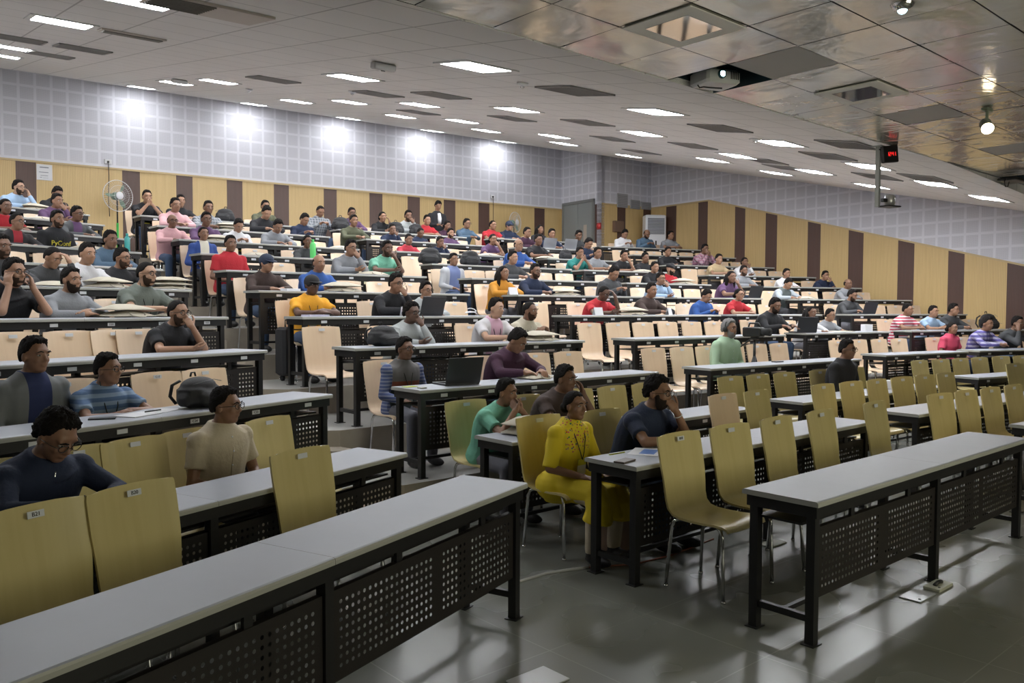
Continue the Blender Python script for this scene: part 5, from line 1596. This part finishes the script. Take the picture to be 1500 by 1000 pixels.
flat('notebook', desk_pt('L', 1, 118, .30), aL_+.1, .22, .17, .01, mat('lilac_cover', (.42, .38, .5), .5), 'lilac edged notebook under the writing hands', 'notebook')
mbro = mat('blue_leaflet', (.12, .25, .62), .35)
flat('phone', desk_pt('C', 1, 917, .16), aC_+.2, .15, .075, .012, mat('phone_case_brown', (.09, .07, .06), .4), 'thick brown phone on desk corner beside the yellow kurta', 'phone')
o = flat('leaflet', desk_pt('C', 1, 948, .30), aC_+.5, .28, .2, .002, M_PAPER, 'white and blue leaflet on desk before the navy shirt', 'leaflet')
mb = MB(); mb.box(-.09, -.07, .002, .1, .03, .0026); link('printed_picture', mb.mesh('printed_picture', [mbro]), o)
flat('leaflet', desk_pt('C', 2, 885, .30), aC_+.2, .26, .2, .003, mbro, 'blue leaflet on desk behind the yellow kurta sitter', 'leaflet')
flat('booklet', desk_pt('C', 5, 462, .24), aC_, .24, .2, .018, mat('pale_lilac_paper', (.5, .48, .6), .6), 'pale lilac booklets before the yellow T-shirt', 'booklet')
flat('paper_stack', desk_pt('C', 6, 424, .2), aC_+.3, .22, .16, .03, M_PAPER, 'crumpled white papers beside the brown shirt', 'paper')
flat('badge_card', desk_pt('C', 3, 600, .3)+Vector((0, 0, 0)), aC_, .12, .08, .004, mat('badge_lime', (.45, .5, .05), .6), 'lime badge on desk before the grey vest', 'badge')
flat('watch', desk_pt('C', 3, 618, .12), aC_, .06, .06, .012, mat('steel_watch', (.5, .5, .45), .3, .8), 'small round metal watch on the desk left of the black laptop', 'watch')
card(desk_pt('R', 6, 751, .12), aR_, 'folded white card on desk before the mustard top')
card(desk_pt('R', 5, 876, .10), aR_, 'folded white card on desk before the red polo')
card(desk_pt('R', 5, 980, .12), aR_+.4, 'folded white card right of the dark brown jacket sitter')
card(desk_pt('C', 5, 596, .12), aC_, 'white card on desk before the black jacket, sixth row')
flat('newspaper', desk_pt('Q', 4, 1228, .25), BLK['Q'][0], .5, .3, .012, mat('newsprint', (.55, .54, .46), .8), 'spread newspaper pile on desk, fifth row, fourth block', 'newspaper')
mb = MB(); mb.bbox(-.09, -.05, 0, .09, .05, .12, .003); o = link('white_box', mb.mesh('white_box', [M_PAPER]), loc=desk_pt('Q', 4, 1270, .2), rot=(0, 0, .5)); tag(o, 'upright white box on desk beside the newspaper pile', 'box')
mb = MB(); mb.bbox(-.08, -.08, 0, .08, .08, .1, .003); o = link('white_box', mb.mesh('white_box', [M_PAPER]), loc=desk_pt('R', 2, 1308, .25), rot=(0, 0, .7)); tag(o, 'white carton on desk right of the black jacket with earphones', 'box')
mb = MB()
for i in range(7): mb.ell((rp.uniform(-.06, .06), rp.uniform(-.05, .05), .03), (.025, .02, .02), None, 8, 6)
o = link('snack_pack', mb.mesh('snack_pack', [mat('orange_wrap', (.6, .25, .08), .4)], True), loc=desk_pt('R', 2, 1292, .2)); tag(o, 'orange snack packet beside the white carton', 'snack')
flat('phone', desk_pt('R', 3, 1140, .25), aR_, .15, .08, .012, M_LAP, 'small dark device on desk right of the tripod camera', 'device')
# bottles
def bottle(P, m, lb, h=.26, r=.036):
    o = root('water_bottle', P, 0, lab(lb), 'bottle')
    mb = MB(); mb.lathe([(r*.9, 0), (r, .01), (r, h*.72), (r*.8, h*.8), (r*.4, h*.88), (r*.4, h*.9)], 18); link('bottle_body', mb.mesh('bottle_body', [m], True), o)
    mb = MB(); mb.lathe([(r*.48, h*.89), (r*.48, h*1.0)], 14); link('bottle_cap', mb.mesh('bottle_cap', [m], True), o)
bottle(desk_pt('C', 8, 459, .2), mat('lime_plastic', (.12, .62, .16), .25), 'tall bright green bottle before the dark grey hooded top', .30, .045)
bottle(desk_pt('L', 7, 188, .2), mat('teal_plastic', (.05, .35, .33), .3), 'teal bottle at the aisle end, eighth row, leftmost block')
# white earphones and cable on the sixth row
P = desk_pt('C', 5, 690, .25); mb = MB(); mb.tube([P + Vector((cos(i*.6)*.08*(1-.02*i), sin(i*.6)*.05, .01+.004*i+.03*max(0, sin(i*.6)))) for i in range(16)], .006, 5)
o = link('headphones', mb.mesh('headphones', [M_PAPER], True)); tag(o, 'white headphones lying on the empty desk end, sixth row, second block', 'headphones')

# video camera on tripod
t, P = on_row('R', 3, 1106, .66); P.z = floor_z('R', 3)
o = root('camera_tripod', P, aR_+pi, 'black tripod standing beside the pale green shirt sitter', 'tripod')
mb = MB(); mb.tube([(0, 0, .55), (0, 0, 1.02)], .018, 8); link('centre_column', mb.mesh('centre_column', [M_BLK], True), o)
for q in range(3):
    an = q*2*pi/3+.5; mb = MB(); mb.tube([(0, 0, .80), (cos(an)*.27, sin(an)*.27, .0)], [.02, .012], 8); link('leg', mb.mesh('leg', [M_BLK], True), o)
mb = MB(); mb.bbox(-.04, -.05, 1.02, .04, .05, 1.06, .008); mb.tube([(0, -.03, 1.05), (-.05, -.26, .92)], .01, 6); link('pan_head', mb.mesh('pan_head', [M_BLK]), o)
o = root('video_camera', P + Vector((0, 0, 1.06)), aR_+pi, 'black video camera mounted on the tripod with orange cable', 'camera')
mb = MB(); mb.bbox(-.06, -.16, 0, .06, .12, .13, .012); link('camera_body', mb.mesh('camera_body', [M_BLK]), o)
mb = MB(); mb.tube([(0, .12, .07), (0, .24, .07)], [.045, .052], 16); link('lens', mb.mesh('lens', [M_RUB], True), o)
mb = MB(); mb.tube([(0, -.1, .13), (0, -.08, .18), (0, .06, .18), (0, .09, .13)], .012, 8); link('top_handle', mb.mesh('top_handle', [M_BLK], True), o)
mb = MB(); mb.bbox(-.17, -.08, .02, -.075, -.065, .12, .004); link('flip_screen', mb.mesh('flip_screen', [M_SCR]), o)
mb = MB(); mb.tube([(-.08, -.12, .08), (-.13, -.15, .14), (-.16, -.14, .05), (-.17, -.13, -.2), (-.16, -.10, -.6), (-.2, 0, -1.02)], .007, 6); link('orange_cable', mb.mesh('orange_cable', [mat('orange_cable', (.65, .18, .03), .5)], True), o)

# ------------------------------------------------------------------ along the back wall
def fan(x, ytop, lb, head_px, sc=1.0):
    P = on_back(x, 300) - NW*.55; P.z = HL[11]
    r = pix_ray(x, 285 if x < 300 else 322); 
    hz = at_dist(x+4, head_px, P.y).z - P.z
    o = root('pedestal_fan', P, AW+pi, lb, 'fan'); 
    mb = MB(); mb.lathe([(.22, 0), (.22, .02), (.06, .05), (.03, .07)], 24); link('base', mb.mesh('base', [M_BLK], True), o)
    mb = MB(); mb.tube([(0, 0, .06), (0, 0, hz*.62)], .024, 12); link('lower_pole', mb.mesh('lower_pole', [mat('green_pole', (.05, .42, .08), .4)], True), o)
    mb = MB(); mb.tube([(0, 0, hz*.6), (0, 0, hz-.04)], .016, 10); link('upper_pole', mb.mesh('upper_pole', [M_BLK], True), o)
    M = Matrix.Translation((0, .02, hz)) @ Matrix.Rotation(.35, 4, 'Z') @ Matrix.Rotation(-pi/2, 4, 'X')
    mb = MB(); mb.lathe([(.04, -.16), (.075, -.13), (.085, -.05), (.05, -.01)], 18, M=M); link('motor', mb.mesh('motor', [mat('motor_green', (.12, .22, .15), .4)], True), o)
    Rr = .33*sc; mb = MB()
    for s in (1,):
        for i in range(40):
            q = 2*pi*i/40; mb.tube([M @ Vector((cos(q)*.05, sin(q)*.05, .10)), M @ Vector((cos(q)*Rr*.7, sin(q)*Rr*.7, .085)), M @ Vector((cos(q)*Rr, sin(q)*Rr, .03)), M @ Vector((cos(q)*Rr*.7, sin(q)*Rr*.7, -.04)), M @ Vector((cos(q)*.07, sin(q)*.07, -.06))], .0016, 4, cap=False)
    for rr_, zz, w in ((Rr, .03, .008), (Rr*.66, .088, .003), (Rr*.35, .098, .003)):
        mb.tube([M @ Vector((cos(2*pi*i/36)*rr_, sin(2*pi*i/36)*rr_, zz)) for i in range(37)], w, 6, cap=False)
    link('cage', mb.mesh('cage', [mat('cage_wire', (.6, .6, .62), .3, .3)], True), o)
    mb = MB(); mb.lathe([(.001, .118), (.075, .112), (.085, .10), (.07, .098)], 20, M=M); link('hub_badge', mb.mesh('hub_badge', [mat('hub_white', (.72, .72, .76), .3)], True), o)
    for q in range(3):
        mb = MB(); vs = []
        for i in range(8):
            u = .06 + (Rr*.86-.06)*i/7; w = .45*sin(pi*(.2+.75*i/7))
            for s in (-1, 1): an = q*2*pi/3 + s*w*.5; vs.append(M @ Vector((cos(an)*u, sin(an)*u, .03 + s*.018)))
        vs2 = [v + (M.to_3x3() @ Vector((0, 0, .004))) for v in vs]
        n = len(vs)
        mb.add(vs+vs2, [(2*i, 2*i+1, 2*i+3, 2*i+2) for i in range(7)] + [(n+2*i, n+2*i+2, n+2*i+3, n+2*i+1) for i in range(7)])
        link('blade', mb.mesh('blade', [mat('blade_green', (.18, .27, .2), .35)], True), o)
fan(165, 265, 'green-poled pedestal fan in the left aisle before the back wall', 287)
fan(737, 310, 'pale pedestal fan before the back wall behind the red polo', 326, .9)
for (x, y0, y1, lb) in ((158, 237, 268, 'white wall socket with hanging cable above the left fan'), (721, 288, 318, 'wall socket with hanging cable above the second fan')):
    P = on_back(x, y0); o = root('wall_socket', P - NW*.0, AW, lb, 'socket')
    mb = MB(); mb.bbox(-.07, -.03, -.05, .07, 0, .05, .006); link('socket_plate', mb.mesh('socket_plate', [mat('socket_white', (.65, .65, .66), .4)]), o)
    mb = MB(); mb.bbox(-.02, -.06, -.03, .02, -.03, .015, .005); link('plug', mb.mesh('plug', [M_BLK]), o)
    L = 1.2; mb = MB(); mb.tube([(0, -.05, -.02), (.01, -.05, -.3), (-.01, -.07, -.8), (0, -.1, -L)], .008, 6); link('cable', mb.mesh('cable', [M_BLK], True), o)
# notice sheet
P = on_back(65, 252.5); w = (on_back(76, 252)-on_back(53, 252)).length/2; hh = (on_back(65, 241).z-on_back(65, 264).z)/2
o = root('notice_sheet', P - NW*.01, AW, 'white notice sheet pinned on the wood panels at far left', 'sign')
mb = MB(); mb.bbox(-w, -.006, -hh, w, 0, hh, .001); link('sheet', mb.mesh('sheet', [M_PAPER]), o)
mb = MB()
for (x0, x1, z, t_) in ((-.6, .55, .62, .13), (-.7, .5, .0, .08), (-.5, .45, -.42, .06), (-.6, -.3, -.66, .06), (-.2, .5, -.7, .03)): mb.box(x0*w, -.008, (z-t_/2)*hh, x1*w, -.0055, (z+t_/2)*hh)
link('printed_lines', mb.mesh('printed_lines', [mat('faded_print', (.2, .21, .24), .7)]), o)

# double door on the jog
p0, _ = on_line(W1, -NW, 825.5); p1, _ = on_line(W1, -NW, 869.5)
wdt = (p1-p0).length; zb = HL[11]; hd_ = at_dist(847, 296, (p0.y+p1.y)/2).z - zb
o = root('door_1', (p0.x, p0.y, zb), math.atan2(-NW.y, -NW.x)); o['kind'] = 'structure'
M_DOOR = mat('door_grey', (.22, .235, .235), .45); M_DFR = mat('door_frame_grey', (.17, .175, .17), .5)
mb = MB(); mb.box(-.03, -.06, 0, .05, .0, hd_); mb.box(wdt-.05, -.06, 0, wdt+.03, .0, hd_); mb.box(-.03, -.06, hd_-.05, wdt+.03, .0, hd_+.03); link('door_frame', mb.mesh('door_frame', [M_DFR]), o)
for i in range(2):
    x0 = .05 + i*(wdt-.1)/2; x1 = x0 + (wdt-.1)/2 - .008
    mb = MB(); mb.bbox(x0, -.045, .01, x1, -.005, hd_-.055, .004); q = link('door_leaf', mb.mesh('door_leaf', [M_DOOR]), o)
    if i == 1:
        mb = MB(); mb.box(x0+.28, -.05, .75, x0+.42, -.044, 1.62); link('door_window', mb.mesh('door_window', [mat('door_glass', (.45, .38, .33), .15)]), q)
    mb = MB(); mb.tube([(x1-.08 if i == 0 else x0+.08, -.05, .95), (x1-.08 if i == 0 else x0+.08, -.09, .98), (x1-.08 if i == 0 else x0+.08, -.09, 1.15), (x1-.08 if i == 0 else x0+.08, -.05, 1.18)], .009, 6); link('door_handle', mb.mesh('door_handle', [M_CHROME], True), q)
# things on the short back wall
def on_w2(x, y):
    p, t = on_line(W2, TW, x); q = at_dist(x, y, p.y); return Vector((p.x, p.y, q.z))
def wallbox(name, x0, y0, x1, y1, d, m, lb, cat, parts=None, inner=None):
    P = (on_w2(x0, y1)+on_w2(x1, y1))/2; w = (on_w2(x1, y0)-on_w2(x0, y0)).length/2; hh = on_w2((x0+x1)/2, y0).z - on_w2((x0+x1)/2, y1).z
    o = root(name, P, AW, lb, cat); mb = MB(); mb.bbox(-w, -d, 0, w, 0, hh, .006); link(name+'_body', mb.mesh(name, [m]), o)
    if inner:
        mb = MB()
        for i in range(7): mb.box(-w*.86, -d-.008, hh*(.08+.12*i), w*.86, -d, hh*(.08+.12*i)+hh*.05)
        link('louvre', mb.mesh('louvre', [inner]), o)
    return o
wallbox('wall_cabinet', 896, 324, 909, 340, .12, mat('cabinet_brown', (.16, .10, .07), .5), 'small brown wooden cabinet on the wall right of the double door', 'cabinet')
mg = mat('vent_frame_grey', (.33, .33, .34), .5); mi_ = mat('vent_louvre', (.22, .22, .23), .5)
wallbox('wall_vent', 902, 284, 917, 304, .04, mg, 'largest grey wall vent above the wood panels by the corner', 'vent', inner=mi_)
wallbox('wall_vent', 921, 293, 935, 306, .04, mg, 'middle small grey wall vent by the corner', 'vent', inner=mi_)
wallbox('wall_vent', 937, 296, 951, 307, .04, mg, 'rightmost small grey wall vent by the corner', 'vent', inner=mi_)
p, _ = on_line(W1, -NW, 876.5); q = at_dist(876.5, 331, p.y)
o = root('fire_bell', (p.x, p.y, q.z), math.atan2(-NW.y, -NW.x), 'red round fire alarm bell beside the double door', 'alarm')
mb = MB(); mb.lathe([(.085, 0), (.085, .02), (.06, .05), (.015, .06)], 20, M=Matrix.Rotation(pi/2, 4, 'X')); link('bell_dome', mb.mesh('bell_dome', [mat('alarm_red', (.5, .03, .03), .35)], True), o)
mb = MB(); mb.bbox(-.1, -.006, -.1, .1, 0, .1, .002); link('back_plate', mb.mesh('back_plate', [mat('alarm_plate', (.3, .04, .04), .5)]), o)
# floor standing air conditioner in the corner
p, _ = on_line(W2 - NW*.55, TW, 957); zt = at_dist(957, 315.5, p.y).z
o = root('tower_air_conditioner', (p.x, p.y, HL[11]), .12, 'tall white floor air conditioner in the back right corner', 'air conditioner')
hA = zt-HL[11]; m_w = mat('ac_white', (.74, .76, .80), .3)
mb = MB(); mb.bbox(-.31, -.19, 0, .31, .19, hA, .03); link('cabinet_body', mb.mesh('cabinet_body', [m_w]), o)
mb = MB()
for i in range(11): mb.box(-.25, -.205, hA*.70+i*hA*.023, .25, -.188, hA*.70+i*hA*.023+.032)
link('outlet_grille', mb.mesh('outlet_grille', [mat('ac_grille', (.20, .21, .24), .5)]), o)
mb = MB(); mb.box(-.02, -.196, hA*.40, .02, -.188, hA*.60); link('display_slot', mb.mesh('display_slot', [M_BLK]), o)
mb = MB(); mb.box(-.25, -.2, hA*.05, .25, -.188, hA*.3); link('lower_panel', mb.mesh('lower_panel', [mat('ac_panel', (.66, .68, .72), .35)]), o)
mb = MB(); mb.bbox(-.2, -.1, hA, .2, .1, hA+.04, .01); o2 = link('flat_box', mb.mesh('flat_box', [mat('box_brown', (.12, .07, .06), .6)]), loc=(p.x, p.y, 0), rot=(0, 0, .1)); tag(o2, 'flat dark box lying on top of the tall white air conditioner', 'box')
# wall camera on the right wall
P = on_right(1086, 288); o = root('wall_camera', P, AW+pi/2, 'small black camera on white bracket high on the right wall', 'camera')
mb = MB(); mb.ell((0, -.12, -.0), (.06, .06, .06)); link('camera_dome', mb.mesh('camera_dome', [M_BLK], True), o)
mb = MB(); mb.tube([(0, 0, .05), (0, -.12, .05), (0, -.12, .03)], .018, 8); link('bracket', mb.mesh('bracket', [m_w], True), o)

# ------------------------------------------------------------------ hanging from the ceiling at the front
P = at_z(1287, 214, Z_FRONT-.003); zb = at_dist(1287, 303, P.y).z
o = root('hanging_pole', (P.x, P.y, zb), .717, 'long grey pole hanging from the ceiling edge at right', 'pole')
mb = MB(); mb.box(-.022, -.022, 0, .022, .022, Z_FRONT-.004-zb); link('pole_tube', mb.mesh('pole_tube', [mat('pole_grey', (.30, .31, .29), .4)]), o)
mb = MB(); mb.box(-.06, -.06, Z_FRONT-.012-zb, .06, .06, Z_FRONT-.003-zb); link('ceiling_plate', mb.mesh('ceiling_plate', [mat('pole_grey', (.3, .31, .29), .4)]), o)
P2 = at_dist(1303, 226, P.y-.02); o = root('digital_clock', P2, .35, 'black digital wall clock with red digits beside the hanging pole', 'clock')
w_, h_ = .105, .095
Mt = Matrix.Rotation(-.12, 4, 'Y')
mb = MB(); mb.bbox(-w_, -.03, -h_, w_, .03, h_, .008, M=Mt); link('clock_case', mb.mesh('clock_case', [mat('clock_black', (.012, .011, .012), .35)]), o)
mb = MB()
SEG = {'1': 'bc', '2': 'abged', '7': 'abc', '9': 'abcdfg', '0': 'abcdef', '4': 'fgbc'}
def digit(mb, ch, x, s):
    g = {'a': (0, 2, 1, 0), 'g': (0, 1, 1, 0), 'd': (0, 0, 1, 0), 'f': (0, 1, 0, 1), 'b': (1, 1, 0, 1), 'e': (0, 0, 0, 1), 'c': (1, 0, 0, 1)}
    for c in SEG[ch]:
        a, b_, dx, dz = g[c]; t = s*.12
        mb.box(x+a*s-t, -.034, (b_-1)*s-t, x+(a+dx)*s+t, -.030, (b_+dz-1)*s+t, M=Mt)
for i, ch in enumerate('12'): digit(mb, ch, -.062+i*.030, .019)
for i, ch in enumerate('41'): digit(mb, ch, .008+i*.030, .019)
mb.box(-.004, -.034, .006, 0, -.03, .01, M=Mt); mb.box(-.004, -.034, -.01, 0, -.03, -.006, M=Mt)
link('red_digits', mb.mesh('red_digits', [emis('red_led', (1, .03, .03), .9)]), o)
mb = MB(); mb.tube([(-.13, .02, .05), (-.09, .02, .05)], .008, 6); link('clock_arm', mb.mesh('clock_arm', [M_BLK]), o)
P3 = at_dist(1303, 294, P.y); o = root('ceiling_speaker_camera', P3, .5, 'grey swivel camera box mounted at the foot of the hanging pole', 'camera')
mb = MB(); mb.tube([(-.055, 0, -.045), (-.045, 0, .06), (.02, 0, .06), (.015, 0, -.045)], .002, 4); mb.lathe([(.055, -.055), (.06, .0), (.05, .065)], 20); link('housing', mb.mesh('housing', [mat('housing_silver', (.5, .5, .52), .3, .5)], True), o)
mb = MB(); mb.bbox(-.11, -.08, -.075, .11, .08, -.057, .008); link('tray', mb.mesh('tray', [M_BLK]), o)
mb = MB(); mb.bbox(.055, -.02, -.03, .08, .02, .06, .004); mb.bbox(-.13, -.02, -.02, -.055, .02, .02, .004); link('mount_arm', mb.mesh('mount_arm', [M_BLK]), o)
# projector in the open ceiling cell
_pp = at_z(1047, 124, Z_FRONT-.01); cx, cy = _pp.x, _pp.y
o = root('projector', (cx, cy, Z_FRONT+.03), .40, 'white projector shining from the open ceiling cell', 'projector')
mb = MB(); mb.bbox(-.165, -.13, -.055, .165, .13, .06, .02); link('projector_body', mb.mesh('projector_body', [mat('projector_white', (.55, .56, .55), .35)]), o)
mb = MB(); mb.tube([(-.03, -.12, .01), (-.03, -.145, .01)], [.04, .036], 20); link('lens_ring', mb.mesh('lens_ring', [mat('lens_ring', (.05, .12, .14), .3)], True), o)
mb = MB(); mb.tube([(-.03, -.144, .01), (-.03, -.148, .01)], .022, 20); link('lit_lens', mb.mesh('lit_lens', [emis('lens_light', (.5, .95, 1.0), 30)], True), o)
mb = MB()
for i in range(5): mb.box(.06+i*.018, -.134, -.02, .068+i*.018, -.129, .045)
link('vent_slots', mb.mesh('vent_slots', [M_BLK]), o)
mb = MB(); mb.tube([(-.17, .0, -.06), (-.15, 0, -.08), (-.11, 0, -.07), (-.05, -.02, -.075), (.05, -.03, -.072)], .006, 6); link('cable', mb.mesh('cable', [M_BLK], True), o)
mb = MB(); mb.tube([(0, 0, .07), (0, 0, .5)], .015, 8); link('mount', mb.mesh('mount', [M_BLK]), o)
# raised white ceiling panel tiles with a glass centre
for (i, j, lb) in ((-2, 1, 'raised square ceiling panel with shiny centre above the middle rows'), (2, 1, 'raised square ceiling panel right of the projector')):
    r0, d0, r1, d1 = cell(i, j); c = RF*((r0+r1)/2) + DF*((d0+d1)/2)
    o = root('ceiling_panel', (c.x, c.y, Z_FRONT), .717, lb, 'ceiling panel')
    mb = MB(); mb.bbox(-.30, -.275, -.012, .30, .275, -.003, .003); link('panel_frame', mb.mesh('panel_frame', [mat('panel_grey', (.72, .70, .66), .5)]), o)
    mb = MB(); mb.box(-.19, -.17, -.015, .19, .17, -.0118); link('shiny_centre', mb.mesh('shiny_centre', [mat('mirror_steel', (.55, .55, .57), .06, 1.0)]), o)
# warm spotlight
P = at_z(1446, 158, Z_FRONT); o = root('spotlight', P, .717, 'lit warm spotlight hanging from the glossy ceiling at upper right', 'spotlight')
mb = MB(); mb.bbox(-.07, -.03, -.03, .07, .03, -.003, .006); mb.tube([(0, 0, -.02), (0, 0, -.12)], .014, 8); link('bracket', mb.mesh('bracket', [mat('spot_green_grey', (.17, .20, .15), .5)]), o)
_d = Matrix.Rotation(-.717, 3, 'Z') @ Vector((-.30, -.80, -.50)).normalized()
M = Matrix.Translation((.0, .0, -.17)) @ _d.to_track_quat('Z', 'Y').to_matrix().to_4x4()
mb = MB(); mb.lathe([(.03, -.11), (.05, -.09), (.055, .03), (.06, .055)], 20, M=M); link('lamp_can', mb.mesh('lamp_can', [mat('spot_green_grey', (.17, .2, .15), .5)], True), o)
mb = MB(); mb.lathe([(.052, .050), (.052, .058)], 20, M=M); link('lit_face', mb.mesh('lit_face', [emis('spot_face', (1, .82, .55), 12)], True), o)
# dark open hatch with a bracket at far right
P = at_z(1482, 262, Z_FRONT-.05); o = root('dark_bracket', P, .717, 'black bracket with looped cable at the far right ceiling hatch', 'bracket')
mb = MB(); mb.bbox(-.2, -.12, -.04, .22, .12, .0, .01); link('bracket_box', mb.mesh('bracket_box', [M_BLK]), o)
mb = MB(); mb.tube([(-.2, 0, -.02), (-.28, 0, -.06), (-.24, 0, -.13), (-.14, 0, -.12), (-.1, 0, -.05)], .006, 6); link('cable_loop', mb.mesh('cable_loop', [M_BLK], True), o)
# second spotlight cluster at the top edge
P = at_z(1322, 6, Z_FRONT-.02); o = root('ceiling_lamp', P, 0, 'small glass lamp at the top edge of the glossy ceiling', 'lamp')
mb = MB(); mb.lathe([(.06, .018), (.07, 0), (.05, -.03), (.02, -.04)], 18); link('lamp_ring', mb.mesh('lamp_ring', [M_CHROME], True), o)
mb = MB(); mb.ell((0, 0, -.03), (.03, .03, .03)); link('lamp_glass', mb.mesh('lamp_glass', [emis('cool_glass', (.6, .9, 1), 3)], True), o)

# ------------------------------------------------------------------ on the floor
def floorplate(x, y, w, h, lb, m, th=.008):
    P = at_z(x, y, 0); o = root('floor_plate', (P.x, P.y, 0), .72, lb, 'floor plate')
    mb = MB(); mb.bbox(-w/2, -h/2, 0.0005, w/2, h/2, th, .003); link('plate', mb.mesh('plate', [m]), o)
    mb = MB(); mb.lathe([(.008, th), (.008, th+.003)], 10, M=Matrix.Translation((-w*.3, -h*.3, 0))); link('screw', mb.mesh('screw', [M_BLK]), o); return o
mfp = mat('steel_plate', (.42, .43, .44), .3, .4)
floorplate(1344, 873, .22, .13, 'square metal floor plate before the right front desk', mfp)
o = floorplate(1374, 860, .20, .10, 'open floor socket with lid beside the metal floor plate', mat('socket_cream', (.38, .38, .31), .5), .02)
mb = MB(); mb.tube([(-.05, 0, .025), (0, .0, .035), (.05, 0, .025)], .012, 8); link('plug', mb.mesh('plug', [M_BLK], True), o)
floorplate(1132, 797, .20, .11, 'cream floor socket under the left end of the front right desk', mat('socket_cream', (.38, .38, .31), .5), .012)
floorplate(788, 997, .24, .18, 'metal floor plate at the bottom edge of the frame', mfp)
P = [at_z(x, y, 0) for x, y in ((745, 858), (770, 850), (800, 841), (830, 836), (862, 832))]
mb = MB(); mb.tube([(p.x, p.y, .006) for p in P], .010, 8); o = link('white_floor_cable', mb.mesh('white_floor_cable', [mat('white_duct', (.42, .42, .42), .5)], True)); tag(o, 'white cable duct running across the aisle floor to the middle desk', 'cable')
P = [at_z(x, y, 0) for x, y in ((862, 832), (890, 830), (930, 827), (980, 815), (1020, 800), (1045, 790))]
mb = MB(); mb.tube([(p.x, p.y, .006) for p in P], .006, 8); o = link('red_floor_cable', mb.mesh('red_floor_cable', [mat('red_brown_cable', (.2, .06, .03), .5)], True)); tag(o, 'reddish cable on the floor under the second row desk', 'cable')
# paper bag and red bag beside the woman in yellow
t, P = on_row('C', 1, 905, .62); P.z = 0
o = root('paper_bag', P, aC_, 'brown bag standing under the desk beside the yellow kurta', 'bag')
mb = MB(); mb.bbox(-.13, -.07, 0, .13, .07, .34, .01); link('bag_body', mb.mesh('bag_body', [mat('kraft_brown', (.30, .21, .16), .8)]), o)
mb = MB(); mb.tube([(-.05, 0, .33), (-.04, 0, .40), (.04, 0, .40), (.05, 0, .33)], .005, 6); link('bag_handle', mb.mesh('bag_handle', [mat('kraft_brown', (.3, .21, .16), .8)], True), o)
t, P = on_row('C', 1, 935, .30); P.z = .6125
mb = MB(); mb.bbox(-.16, -.1, 0, .16, .1, .05, .015); o = link('red_folder', mb.mesh('red_folder', [mat('dark_red_cloth', (.22, .012, .02), .7)]), loc=P, rot=(0, 0, aC_)); tag(o, 'dark red bag in the under-desk tray near the yellow kurta', 'bag')
# notebook held by the woman in yellow
o = bpy.data.objects['person']
Mh = o.matrix_basis
mb = MB(); mb.bbox(-.075, -.10, 0, .075, .10, .012, .002)
h = link('notebook', mb.mesh('notebook', [mat('lime_cover', (.40, .42, .03), .5)])); tag(h, 'lime yellow notebook held in the lap of the yellow kurta sitter', 'notebook')
h.matrix_world = Matrix.Translation(o.location) @ Matrix.Rotation(o.rotation_euler.z, 4, 'Z') @ Matrix.Translation((.0, .40, .70)) @ Matrix.Rotation(.5, 4, 'X')

# spot lamp light (lives in the spotlight)
sp = bpy.data.lights.new('spot_beam', 'SPOT'); sp.energy = SPOT_WATTS; sp.color = (1, .8, .5); sp.spot_size = 1.4; sp.spot_blend = .6; sp.shadow_soft_size = .05
so = bpy.data.objects.new('spot_beam', sp); COL.objects.link(so)
P = at_z(1452, 182, Z_FRONT-.26); so.location = P; so.rotation_euler = (0.35, -.25, 0)
